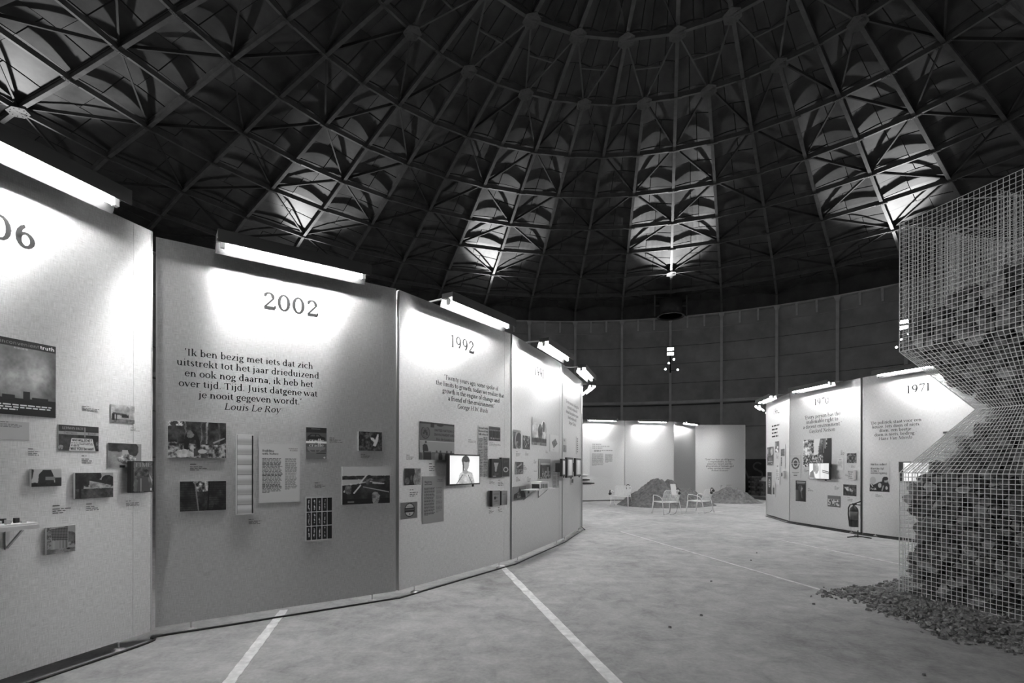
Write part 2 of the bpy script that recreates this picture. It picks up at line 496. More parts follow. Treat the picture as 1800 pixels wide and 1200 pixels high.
# floor --------------------------------------------------------------
mb = MB()
n = 96
mb.v = [(CX + R * 1.02 * math.sin(2 * math.pi * k / n), CY + R * 1.02 * math.cos(2 * math.pi * k / n), 0) for k in range(n)]
mb.f = [tuple(range(n))[::-1]]
floor = tag(mb.build('floor', 'floor'), 'grey worn concrete floor of the round hall', kind='structure')

def marking(p0, p1, width, mat='line', nm='floor_marking'):
    a, b = on_floor(*p0), on_floor(*p1)
    d = (b - a).normalized()
    nrm = Vector((-d.y, d.x, 0)) * width / 2
    m = MB()
    steps = 24
    r = random.Random(int(p0[0]))
    for i in range(steps):
        s0, s1 = i / steps, (i + 1) / steps
        w0 = 1.0 + r.uniform(-.08, .08)
        q = [a.lerp(b, s0) + nrm * w0, a.lerp(b, s0) - nrm * w0, a.lerp(b, s1) - nrm * w0, a.lerp(b, s1) + nrm * w0]
        m.add([(p.x, p.y, .004) for p in q] + [(p.x, p.y, .0) for p in q], [(0, 3, 2, 1), (0, 1, 5, 4), (1, 2, 6, 5), (2, 3, 7, 6), (3, 0, 4, 7)])
    o = m.build(nm, mat, floor)
    o['label'] = 'worn white painted line'
    return o
marking((499, 1072), (393, 1212), .085)
marking((880, 993), (1088, 1206), .10)
marking((1090, 934), (1458, 1041), .055, 'faint')
marking((1375, 950), (1600, 995), .055, 'faint')
marking((1021, 893), (1150, 908), .055, 'faint')
marking((1190, 906), (1280, 897), .055, 'faint')

# wall ---------------------------------------------------------------
wall = tag(link('wall_round', None), 'dark grey steel wall of the round hall', kind='structure')
COURSE = [0.0, 1.95, 4.05, 5.55, 6.95, 8.2, 9.35, 10.35, WALL_TOP]
shared = {}
def wall_piece(ci):
    if ci not in shared:
        z0, z1 = COURSE[ci] + .012, COURSE[ci + 1] - .012
        m = MB()
        dth = DEL / 2 - .0006
        rr = R + (.012 if ci % 2 else 0)
        A = [-dth, 0, dth]
        pts = []
        for t in A:
            for rad in (rr, rr + .06):
                for z in (z0, z1):
                    pts.append((rad * math.sin(t), rad * math.cos(t), z))
        f = []
        for i in range(2):
            o = i * 4
            f += [(o, o + 1, o + 5, o + 4), (o + 2, o + 6, o + 7, o + 3), (o + 1, o + 3, o + 7, o + 5), (o, o + 4, o + 6, o + 2)]
        f += [(0, 2, 3, 1), (8, 9, 11, 10)]
        m.add(pts, f)
        shared[ci] = m.mesh('wall_plate', 'wall')
    return shared[ci]
rest = MB()
for k in range(NB):
    kk = k - 24 if k >= 24 else k
    kk = (k + 24) % 48 - 24
    for ci in range(len(COURSE) - 1):
        mw = Matrix.Translation((CX, CY, 0)) @ Matrix.Rotation(-ang(kk + .5), 4, 'Z')
        if -20 <= kk <= 12:
            link('wall_plate', wall_piece(ci), wall, mw)
        else:
            me = wall_piece(ci)
            rest.add([mw @ v.co for v in me.vertices], [tuple(p.vertices) for p in me.polygons])
tag(rest.build('wall_plating', 'wall', wall), kind='stuff')
# pilasters, short brackets, ledges
m = MB()
m.box(-.075, .075, R - .20, R - .02, 0, WALL_TOP - .25)
m.hexa([(-.075, R - .2, WALL_TOP - .25), (.075, R - .2, WALL_TOP - .25), (.075, R - .02, WALL_TOP - .25), (-.075, R - .02, WALL_TOP - .25),
        (-.17, R - .26, WALL_TOP), (.17, R - .26, WALL_TOP), (.17, R - .02, WALL_TOP), (-.17, R - .02, WALL_TOP)])
pil = m.mesh('pilaster', 'wallrib')
m = MB()
m.hexa([(-.05, R - .05, WALL_TOP - .65), (.05, R - .05, WALL_TOP - .65), (.05, R - .02, WALL_TOP - .65), (-.05, R - .02, WALL_TOP - .65),
        (-.06, R - .24, WALL_TOP), (.06, R - .24, WALL_TOP), (.06, R - .02, WALL_TOP), (-.06, R - .02, WALL_TOP)])
brk = m.mesh('wall_bracket', 'wallrib')
for k in range(-24, 24):
    link('pilaster', pil, wall, Matrix.Translation((CX, CY, 0)) @ Matrix.Rotation(-ang(k), 4, 'Z'))
    for t in (.34, .67):
        link('wall_bracket', brk, wall, Matrix.Translation((CX, CY, 0)) @ Matrix.Rotation(-ang(k + t), 4, 'Z'))
def hoop(r0, r1, z0, z1, mat, name, parent, n=96):
    m = MB()
    for k in range(n):
        t = 2 * math.pi * k / n + TH0
        for r, z in ((r0, z0), (r1, z0), (r1, z1), (r0, z1)):
            m.v.append((CX + r * math.sin(t), CY + r * math.cos(t), z))
    for k in range(n):
        o, p = 4 * k, 4 * ((k + 1) % n)
        for i in range(4):
            j = (i + 1) % 4
            m.f.append((o + i, o + j, p + j, p + i))
    return m.build(name, mat, parent)
hoop(R - .10, R - .01, 5.62, 5.80, 'wallrib', 'wall_ledge', wall)
hoop(R - .06, R - .01, 5.50, 5.56, 'brace', 'pipe_run', wall)
hoop(R - .03, R + .0, 10.33, 10.37, 'wall', 'wall_ledge', wall)
hoop(R - .30, R + .06, WALL_TOP, WALL_TOP + .06, 'wallrib', 'wall_top_rail', wall)
hoop(R - .03, R + .05, WALL_TOP + .06, RH[-1] + .45, 'roof', 'wall_head_band', wall)

# ceiling ------------------------------------------------------------
ceil = tag(link('ceiling', None), 'dark steel dome with ribs, ring beams and diagonal braces', kind='structure')
def shell_off(t, j_frac, row):
    b = math.sin(math.pi * t) ** 1.0
    q = .75 + .25 * math.sin(math.pi * j_frac)
    return .24 + .14 * b * q
def shell_pt(j, fj, t):
    """point of the roof skin: ring interval j, fraction fj, bay fraction t (rotation 0 = rib)"""
    r = RR[j] + (RR[j + 1] - RR[j]) * fj
    z = RH[j] + (RH[j + 1] - RH[j]) * fj
    slope = (RH[j + 1] - RH[j]) / (RR[j + 1] - RR[j])
    nl = math.hypot(1, slope)
    off = shell_off(t, fj, j) * min(1, r / 4)
    a = t * DEL
    rr, zz = r - slope / nl * off, z + off / nl
    return (rr * math.sin(a), rr * math.cos(a), zz)
plates = {}
def roof_plate(j, hr, ht):
    key = (j, hr, ht)
    if key not in plates:
        f0, f1 = ((0, .5), (.5, 1))[hr]
        split = .42 if (j + hr) % 2 else .6
        t0, t1 = ((0, split), (split, 1))[ht]
        gr = .016 / (RR[j + 1] - RR[j])
        gt = .012 / max(.4, RR[j] * DEL)
        f0, f1, t0, t1 = f0 + gr, f1 - gr, t0 + gt, t1 - gt
        m = MB()
        nu, nv = 5, 2
        lift = .015 * ((hr + ht) % 2)
        for i in range(nv + 1):
            for k in range(nu + 1):
                p = shell_pt(j, f0 + (f1 - f0) * i / nv, t0 + (t1 - t0) * k / nu)
                m.v.append((p[0], p[1], p[2] + lift))
        for i in range(nv):
            for k in range(nu):
                o = i * (nu + 1) + k
                m.f.append((o, o + 1, o + nu + 2, o + nu + 1))
        plates[key] = m.mesh('roof_plate', 'roof', smooth=True)
    return plates[key]
cand, rest = [], MB()
for k in range(-24, 24):
    for j in range(len(RR) - 1):
        for hr in (0, 1):
            for ht in (0, 1):
                mw = Matrix.Translation((CX, CY, 0)) @ Matrix.Rotation(-ang(k), 4, 'Z')
                me = roof_plate(j, hr, ht)
                P = [on_screen(mw @ me.vertices[i].co) for i in (0, 5, 12, 17)]
                s = 0
                if None not in P:
                    cx, cy = sum(p[0] for p in P) / 4, sum(p[1] for p in P) / 4
                    if -40 < cx < 1840 and -40 < cy < 600:
                        s = abs((P[3][0] - P[0][0]) * (P[2][1] - P[1][1]) - (P[3][1] - P[0][1]) * (P[2][0] - P[1][0]))
                cand.append((s, k, j, hr, ht, mw))
cand.sort(key=lambda c: -c[0])
for i, (s, k, j, hr, ht, mw) in enumerate(cand):
    me = roof_plate(j, hr, ht)
    if i < 300 and s > 0:
        link('roof_plate', me, ceil, mw)
    else:
        rest.add([mw @ v.co for v in me.vertices], [tuple(p.vertices) for p in me.polygons])
tag(rest.build('roof_plating', 'roof', ceil), kind='stuff')

def rib_mesh(j0):
    m = MB()
    w, dep = .062, .20
    for j in range(j0, len(RR) - 1):
        A, B = (RR[j], RH[j]), (RR[j + 1], RH[j + 1])
        for (x0, x1, d0, d1) in ((-w, w, 0, .02), (-.012, .012, .02, dep), (-w * .7, w * .7, dep, dep + .015)):
            m.hexa([(x0, A[0], A[1] + d0), (x1, A[0], A[1] + d0), (x1, B[0], B[1] + d0), (x0, B[0], B[1] + d0),
                    (x0, A[0], A[1] + d1), (x1, A[0], A[1] + d1), (x1, B[0], B[1] + d1), (x0, B[0], B[1] + d1)])
    m.box(-w, w, R - .25, R - .03, WALL_TOP + .06, RH[-1] + .02)
    return m.mesh('rib', 'steel')
rib_e, rib_o = rib_mesh(0), rib_mesh(3)
for k in range(-24, 24):
    link('rib', rib_e if k % 2 == 0 else rib_o, ceil, Matrix.Translation((CX, CY, 0)) @ Matrix.Rotation(-ang(k), 4, 'Z'))
for j in range(0, len(RR) - 1):
    nseg = 24 if j <= 2 else 48
    st = 48 // nseg
    m = MB()
    wd = .06 if j == 2 else .042
    for i in range(nseg):
        a0, a1 = ang(i * st), ang((i + 1) * st)
        p0, p1 = pol(RR[j], a0, RH[j] - .012), pol(RR[j], a1, RH[j] - .012)
        m.bar(p0, p1, wd * 2, .018)
        m.bar(p0 + Vector((0, 0, .10)), p1 + Vector((0, 0, .10)), .016, .18)
        # splice plates either side of the rib crossing
        d = (p1 - p0).normalized()
        m.bar(p0 - Vector((0, 0, .018)), p0 + d * .22 - Vector((0, 0, .018)), wd * 2.5, .02)
        m.bar(p1 - d * .22 - Vector((0, 0, .018)), p1 - Vector((0, 0, .018)), wd * 2.5, .02)
        for q in range(5):
            for sgn in (-1, 1):
                side = Vector((-d.y, d.x, 0)) * wd * .7 * sgn
                for base, dd in ((p0, d), (p1, -d)):
                    c = base + dd * (.03 + q * .042) + side - Vector((0, 0, .03))
                    m.bar(c, c - Vector((0, 0, .014)), .018)
    m.build('ring_beam', 'steel', ceil)
# gusset plates
m = MB()
m.v = [(.30 * math.cos(i * math.pi / 3), .30 * math.sin(i * math.pi / 3), zz) for zz in (-.05, -.03) for i in range(6)]
m.f = [(0, 1, 2, 3, 4, 5)[::-1], (6, 7, 8, 9, 10, 11)] + [(i, (i + 1) % 6, 6 + (i + 1) % 6, 6 + i) for i in range(6)]
for i in range(10):
    t = i * math.pi / 5
    m.bar((.2 * math.cos(t), .2 * math.sin(t), -.05), (.2 * math.cos(t), .2 * math.sin(t), -.066), .02)
hexm = m.mesh('gusset_plate', 'steel')
for k in range(-24, 24):
    js = [2] if k % 2 == 0 else [3]
    if k % 12 == 0: js.append(8)
    for j in js:
        link('gusset_plate', hexm, ceil, Matrix.Translation(pol(RR[j], ang(k), RH[j])) @ Matrix.Rotation(-ang(k) + math.pi / 6, 4, 'Z') @ Matrix.Rotation(-.2, 4, 'X'))
# diagonal braces (one per cell, hub to hub) and the V struts under the crown
rest = MB()
up15 = Vector((0, 0, .12))
nbrace = 0
for k in range(-24, 24):
    for j in range(3, len(RR) - 1):
        lo = (k, j) if (k + j) % 2 == 0 else (k + 1, j)
        hi = (k + 1, j + 1) if (k + j) % 2 == 0 else (k, j + 1)
        a = pol(RR[lo[1]], ang(lo[0]), RH[lo[1]]) + up15
        b = pol(RR[hi[1]], ang(hi[0]), RH[hi[1]]) + up15
        m = MB() if -16 <= k <= 10 else rest
        m.bar(a, b, .055, .045)
        m.bar(a + Vector((0, 0, .06)), b + Vector((0, 0, .06)), .012, .07)
        if m is not rest:
            m.build('brace', 'brace', ceil)
    if k % 2 == 0:
        for dk in (-1, 1):
            m = MB()
            a, b = pol(RR[2], ang(k), RH[2] + .03), pol(RR[3], ang(k + dk), RH[3] + .03)
            m.bar(a, b, .055, .06)
            m.build('strut', 'steel', ceil)
    else:
        a = pol(RR[3], ang(k), RH[3] + .03)
        b, c = pol(RR[2], ang(k - 1), RH[2] + .03), pol(RR[2], ang(k + 1), RH[2] + .03)
        m = MB()
        m.bar(a.lerp(b, .55), a.lerp(c, .55), .06, .05)
        m.build('tie_bar', 'steel', ceil)
    # crown bracing
    if k % 2 == 0:
        for j in (0, 1):
            m = MB()
            m.bar(pol(RR[j], ang(k), RH[j] + .12), pol(RR[j + 1], ang(k + 2), RH[j + 1] + .12), .04, .04)
            m.build('brace', 'brace', ceil)
tag(rest.build('brace_rods', 'brace', ceil), kind='stuff')
m = MB()
m.lathe([(RR[0] + .15, -.05), (RR[0] + .15, .3), (.2, .3), (.2, -.05)], 32, (CX, CY, RH[0]))
m.build('crown_ring', 'steel', ceil)
m = MB()
m.lathe([(RR[0] + .3, .36), (0.01, .5)], 32, (CX, CY, RH[0]))
m.build('crown_cap', 'roof', ceil)

# ventilation duct hanging under the dome edge, and the uplight clusters
duct_p = pol(.955 * R, ang(0), 11.0)
dt_o = thing('ventilation_duct', 'wide dark round duct hanging under the dome edge above the twin floodlights', 'duct', Matrix.Translation(duct_p))
m = MB(); m.lathe([(.70, 0), (.70, 1.0), (.66, 1.0), (.66, .02)], 36); db = m.build('duct_body', 'brace', dt_o, True)
m = MB(); m.lathe([(.70, 0), (.84, -.04), (.84, -.01), (.72, .06)], 36); m.build('duct_rim', 'roof', db, True)
for sx in (-1, 1):
    m = MB(); m.box(sx * 1.0 - .04, sx * 1.0 + .04, -.04, .04, .0, 1.3); m.box(min(sx * .66, sx * 1.0), max(sx * .66, sx * 1.0), -.03, .03, .6, .68)
    m.build('duct_hanger', 'steel', dt_o)

def flood_cluster(k):
    a = ang(k)
    o = thing('floodlight_cluster', '', 'floodlight', Matrix.Translation((CX, CY, 0)) @ Matrix.Rotation(-a, 4, 'Z'), 'floodlight clusters on the wall pilasters')
    m = MB(); m.box(-.05, .05, R - .5, R - .2, 9.0, 9.08); m.box(-.05, .05, R - .55, R - .45, 7.55, 9.15); m.box(-.05, .05, R - .5, R - .2, 7.9, 7.98)
    m.build('bracket', 'black', o)
    for z in (8.72, 9.02):
        m = MB(); m.box(-.21, .21, R - .66, R - .56, z - .11, z + .11); hd = m.build('lamp_head', 'black', o)
        m = MB(); m.add([(-.19, R - .665, z - .085), (.19, R - .665, z - .085), (.19, R - .665, z + .085), (-.19, R - .665, z + .085)], [(0, 1, 2, 3)])
        m.build('lamp_glass', 'flood', hd)
    for x, z in ((.21, 8.37), (-.10, 8.15), (-.30, 7.78), (.44, 7.70)):
        m = MB(); m.tube([(x, R - .55, z), (x, R - .75, z - .03)], [.06, .075], 10)
        m.bar((0, R - .5, z), (x, R - .55, z), .03); hd = m.build('spot_head', 'black', o)
        m = MB(); m.tube([(x, R - .752, z - .03), (x, R - .758, z - .031)], .05, 10); m.build('spot_lens', 'spot', hd)
    ld = bpy.data.lights.new('flood_beam', 'SPOT')
    ld.energy = FLOOD_WATT
    ld.spot_size = math.radians(40)
    ld.spot_blend = .85
    ld.shadow_soft_size = .2
    lo = link('flood_beam', ld, o)
    # aimed inward and up at the dome
    el = math.radians(41)
    lo.matrix_local = Matrix.Translation((0, R - .72, 9.2)) @ Vector((0, -math.cos(el), math.sin(el))).to_track_quat('-Z', 'Y').to_matrix().to_4x4()
    if k in (-12, -16, -20):      # spots trained on the hourglass
        sd = bpy.data.lights.new('spot_beam', 'SPOT')
        sd.energy, sd.spot_size, sd.spot_blend, sd.shadow_soft_size = SPOT_WATT, math.radians(12), .6, .08
        so_ = link('spot_beam', sd, o)
        p = Vector((-.10, R - .82, 8.12))
        tgt = (Matrix.Translation((CX, CY, 0)) @ Matrix.Rotation(-a, 4, 'Z')).inverted() @ Vector((5.2, 5.6, 2.9))
        so_.matrix_local = Matrix.Translation(p) @ (tgt - p).to_track_quat('-Z', 'Y').to_matrix().to_4x4()
    return o
CL = {0: 'twin bright floodlights and four spots on the wall pilaster below the round duct',
      4: 'floodlight cluster on the wall, half hidden behind the wire mesh hourglass cage'}
for k in range(-24, 24, 4):
    o = flood_cluster(k)
    o['label'] = CL.get(k, 'floodlight cluster high on the round wall behind other things')

# ------------------------------------------------------------------ display panels
class Panel: pass
PAN = {}
def panel(key, pl, pr, z0, z1, desc, feet=2, lamp=True, seam=True, back=False):
    """pl, pr: left and right floor ends as seen from the front"""
    P = Panel()
    P.key, P.desc = key, desc
    a, b = Vector((pl[0], pl[1], 0)), Vector((pr[0], pr[1], 0))
    P.o, P.t = a, (b - a).normalized()
    P.n = Vector((P.t.y, -P.t.x, 0))
    P.w, P.z0, P.z1 = (b - a).length, z0, z1
    # local frame: x along the board, -y towards the viewer, z up
    P.mw = Matrix(((P.t.x, -P.n.x, 0, a.x), (P.t.y, -P.n.y, 0, a.y), (0, 0, 1, 0), (0, 0, 0, 1)))
    P.root = thing('display_panel', 'tall silver foil display panel ' + desc, 'display panel', P.mw, 'silver display panels')
    w = P.w
    m = MB(); m.box(.012, w - .012, 0, .03, z0, z1); m.build('board', 'foil', P.root)
    if seam:
        m = MB(); m.box(w - .17, w - .012, -.0018, -.0002, z0 + .003, z1 - .003); m.build('foil_strip', 'foil', P.root)
    for x in (0, w - .012):
        m = MB(); m.box(x, x + .012, -.004, .05, z0, z1); m.build('edge_trim', 'alu', P.root)
    for x in (.045, w - .075):
        m = MB(); m.box(x, x + .04, .032, .075, z0 + .01, z1 - .02); m.build('rear_stud', 'alu', P.root)
    m = MB(); m.box(0, w, -.001, .04, z1, z1 + .006); m.build('top_trim', 'alu', P.root)
    for x in (.28, w - .28):
        m = MB(); m.tube([(x, .015, .012), (x, .015, z0)], .007, 8)
        m.lathe([(.048, 0), (.05, .008), (.03, .02), (.012, .024)], 14, (x, .015, 0))
        m.build('foot', 'alu', P.root)
    if lamp:
        P.lamp = lamp_fixture(P)
    if back:
        lamp_fixture(P, True)  # lamp out of view, added to light the floor behind the row
    PAN[key] = P
    return P

def lamp_fixture(P, back=False):
    L = 1.43
    x0, x1 = P.w / 2 - L / 2, P.w / 2 + L / 2
    zt = P.z1 - 3.67      # shift against the reference board top
    g = lambda z: z + zt + EYE
    mw = P.mw @ Matrix.Translation((P.w, .075, 0)) @ Matrix.Rotation(math.pi, 4, 'Z') if back else P.mw
    o = thing('fluorescent_lamp', ('added fluorescent lamp on the unseen back of the panel ' if back else 'lit fluorescent lamp over the panel ') + P.desc, 'lamp', mw, 'fluorescent lamps over the panels')
    m = MB(); m.box(x0, x1, -.42, -.25, g(2.085), g(2.145)); hs = m.build('housing', 'housing', o)
    m = MB(); m.box(x0, x1, -.424, -.416, g(2.035), g(2.15)); m.build('front_skirt', 'housing', hs)
    m = MB()
    m.hexa([(x0, -.215, g(1.995)), (x1, -.215, g(1.995)), (x1, -.209, g(1.995)), (x0, -.209, g(1.995)),
            (x0, -.25, g(2.09)), (x1, -.25, g(2.09)), (x1, -.244, g(2.09)), (x0, -.244, g(2.09))])
    m.build('reflector', 'reflector', o)
    m = MB(); m.tube([(x0 + .07, -.315, g(2.04)), (x1 - .07, -.315, g(2.04))], .017, 10); m.build('tube', 'tube', o, True)
    for x in (x0 + .05, x1 - .05):
        m = MB(); m.box(x - .018, x + .018, -.335, -.295, g(2.02), g(2.09)); m.build('lamp_holder', 'white', hs)
    for x in (x0 + .1, x1 - .1):
        m = MB(); m.box(x - .012, x + .012, -.26, .05, g(2.118), g(2.135)); m.build('arm', 'alu', o)
    return o

LZ0, LZ1 = .08, 3.67
panel('A', (-3.94, 2.26), (-3.24, 4.575), LZ0 - .0, LZ1, 'headed 2006 with the film poster')
panel('B', (-3.285, 4.685), (-1.385, 6.05), LZ0, LZ1, 'headed 2002 with a Dutch quote', back=True)
panel('C', (-1.355, 6.08), (-.03, 8.085), LZ0, LZ1, 'headed 1992 with a woman on screen', back=True)
panel('D', (-.005, 8.11), (1.025, 10.46), LZ0, LZ1, 'headed 1991 with a small model shelf', back=True)
panel('E', (1.04, 10.49), (1.71, 12.55), LZ0, LZ1, 'with three small video boxes', back=True)
panel('F', (1.745, 12.6), (1.68, 14.95), LZ0, LZ1, 'turned away past the three video boxes')
panel('G', (1.66, 15.0), (1.62, 17.4), LZ0, LZ1, 'first in the added unseen row past the video boxes')  # unseen row, added so its lamps brighten the far area
panel('H', (1.64, 17.45), (1.95, 19.8), LZ0, LZ1, 'last in the added unseen row past the video boxes')
RZ0, RZ1 = .055, 3.62
panel('R0000', (14.0, 23.55), (12.55, 21.95), RZ0, RZ1, 'farthest in the added unseen row behind the 1970 one', lamp=False)  # unseen row down to R00, added to throw light on the far panels
panel('R000', (12.5, 21.9), (10.98, 20.25), RZ0, RZ1, 'second in the added unseen row behind the 1970 one')
panel('R00', (10.95, 20.2), (9.5, 18.34), RZ0, RZ1, 'added unseen behind the narrow panel and the 1970 one')
panel('R0', (9.47, 18.3), (8.19, 16.36), RZ0, RZ1, 'turned away beyond the narrow panel')
panel('R1', (8.15, 16.3), (7.76, 14.22), RZ0, RZ1, 'seen narrow, beside the stack of paving bricks')
panel('R2', (7.735, 14.16), (8.07, 11.77), RZ0, RZ1, 'headed 1970 behind the fire extinguisher')
panel('R3', (8.08, 11.71), (8.88, 9.42), RZ0, RZ1, 'headed 1971, partly behind the wire hourglass')
panel('R4', (8.9, 9.36), (10.1, 7.25), RZ0, RZ1, 'seen through the wire hourglass')
FZ0, FZ1 = .045, 3.66
panel('P1', (2.75, 22.6), (5.15, 23.28), FZ0, FZ1, 'with the large text sheet', seam=False)
panel('P2', (5.17, 23.29), (7.57, 23.8), FZ0, FZ1, 'without prints, behind the taller soil heap', seam=False)
panel('P3', (7.58, 23.82), (9.23, 25.58), FZ0, FZ1, 'angled and in shade behind the soil heaps', seam=False)
panel('P4', (9.24, 25.6), (11.75, 25.6), FZ0, FZ1, 'with the quote about planetary future', lamp=False, seam=False)

def pan_uv(P, px, py):
    d = ray(px, py)
    O = Vector((0, 0, EYE))
    dn = d.dot(P.n)
    k = (P.o - O).dot(P.n) / dn
    h = O + d * k
    return (h - P.o).dot(P.t), h.z

def flat_quads(polys, name, mat, parent, depth=-.0025):
    m = MB()
    for p in polys:
        s = sum(p[i][0] * p[(i + 1) % 4][1] - p[(i + 1) % 4][0] * p[i][1] for i in range(4))
        q = p if s > 0 else p[::-1]
        o = len(m.v)
        m.v += [(x, depth, y) for x, y in q]
        m.f.append((o, o + 1, o + 2, o + 3))
    return m.build(name, mat, parent)

def year(key, txt, px, py, h=.165):
    P = PAN[key]
    u, v = pan_uv(P, px, py)
    size = h / .62
    x = u - text_width(txt, size) / 2
    for ch in txt:
        flat_quads(text_quads(ch, x, v - h / 2, size, 'l', bold=1.25, hair=.066), 'year_digit', 'ink', P.root)
        x += text_width(ch, size)

def quote(key, lines, px, y_first, y_last, w_px):
    """lines centred on pixel px; baselines from y_first to y_last; w_px = (left, right) of the widest line"""
    P = PAN[key]
    u, v0 = pan_uv(P, px, y_first)
    _, v1 = pan_uv(P, px, y_last)
    ul, ur = pan_uv(P, w_px[0], y_first)[0], pan_uv(P, w_px[1], y_first)[0]
    size = (ur - ul) / max(text_width(s, 1.0) for s in lines[:-1])
    u = (ul + ur) / 2
    for i, s in enumerate(lines):
        v = v0 + (v1 - v0) * i / (len(lines) - 1)
        last = i == len(lines) - 1
        flat_quads(text_quads(s, u, v, size, italic=last, bold=.95 if last else 1.1), 'quote_line', 'ink', P.root)['kind'] = 'stuff'

year('A', '2006', -22, 391)
year('B', '2002', 512, 535)
quote('B', ['‘Ik ben bezig met iets dat zich', 'uitstrekt tot het jaar drieduizend', 'en ook nog daarna, ik heb het', 'over tijd. Tijd. Juist datgene wat', 'je nooit gegeven wordt.’', 'Louis Le Roy'], 435, 636, 722, (310, 561))
year('C', '1992', 813, 605)
quote('C', ['‘Twenty years ago, some spoke of', 'the limits to growth, today we realize that', 'growth is the engine of change and', 'a friend of the environment.’', 'George H.W. Bush'], 826, 676, 721, (766, 886))
year('D', '1991', 948, 654)
quote('E', ['‘The environmental challenge that', 'confronts the whole world', 'demands an equivalent response', 'from the whole world.’', 'Margaret Thatcher'], 1005.5, 713, 747, (994, 1017))
year('R1', '1962', 1365, 722)
year('R2', '1970', 1444, 705)
quote('R2', ['‘Every person has the', 'inalienable right to', 'a decent environment.’', 'Gaylord Nelson'], 1446, 733, 759, (1412, 1480))
year('R3', '1971', 1614, 682)
quote('R3', ['‘De politiek staat voor een', 'keuze. Iets doen of niets', 'doen, een beetje', 'doen is niets, bedrog.’', 'Hans Van Mierlo'], 1574, 743, 772, (1530, 1620))
quote('P4', ['“Don’t we have an obligation,', 'a responsibility, to our', 'planetary future and the', 'generations of humans and', 'other species to come?”', 'Roman Krznaric'], 1265, 808.5, 828, (1238.8, 1291.8))
u0, v0 = pan_uv(PAN['R1'], 1357, 748); u1, v1 = pan_uv(PAN['R1'], 1371, 770)
flat_quads(greek(u0, v0, u1 - u0, v0 - v1, 4, 91), 'quote_lettering', 'ink', PAN['R1'].root)['kind'] = 'stuff'

# captions: (panel, x0, x1, y0, y1)
CAPS = [('A', 0, 40, 740, 753), ('A', 144, 178, 713, 726), ('A', 229, 247, 750, 759), ('A', 49, 79, 788, 802), ('A', 143, 167, 800, 816), ('A', 92, 128, 888, 902), ('A', 151, 179, 885, 897), ('A', 221, 245, 880, 889),
        ('B', 334, 364, 815, 828), ('B', 437, 462, 912, 921), ('B', 579, 604, 769, 779), ('B', 634, 656, 798, 805), ('B', 553, 578, 848, 858),
        ('C', 714, 731, 799, 809), ('C', 754, 768, 814, 829), ('C', 720, 738, 860, 873), ('C', 823, 837, 772, 779), ('C', 860, 880, 777, 785), ('C', 860, 870, 843, 850), ('C', 875, 887, 843, 854), ('C', 859, 868, 893, 902), ('C', 875, 883, 891, 900),
        ('D', 907, 915, 793, 803), ('D', 923, 930, 794, 801), ('D', 959, 965, 792, 797), ('D', 938, 944, 808, 815), ('D', 938, 945, 826, 829), ('D', 920, 928, 818, 826), ('D', 907, 915, 838, 846), ('D', 927, 933, 838, 847),
        ('R2', 1414, 1424, 824, 830), ('R2', 1478, 1487, 792, 800), ('R2', 1496, 1505, 817, 822), ('R2', 1468, 1478, 836, 842), ('R2', 1486, 1493, 833, 837), ('R2', 1467, 1477, 854, 861), ('R2', 1420, 1430, 858, 864), ('R2', 1490, 1500, 874, 882),
        ('R3', 1539, 1553, 868, 874), ('R1', 1365, 1369, 799, 806)]
for i, (k, x0, x1, y0, y1) in enumerate(CAPS):
    P = PAN[k]
    ua, va = pan_uv(P, x0, y0); ub, vb = pan_uv(P, x1, y1)
    q = greek(ua, va, (ub - ua) * .35, (va - vb) * .25, 1, i, 0) + greek(ua, va - (va - vb) * .35, ub - ua, (va - vb) * .65, 3, i + 50, .5)
    flat_quads(q, 'caption_lettering', 'capink', P.root)['kind'] = 'stuff'

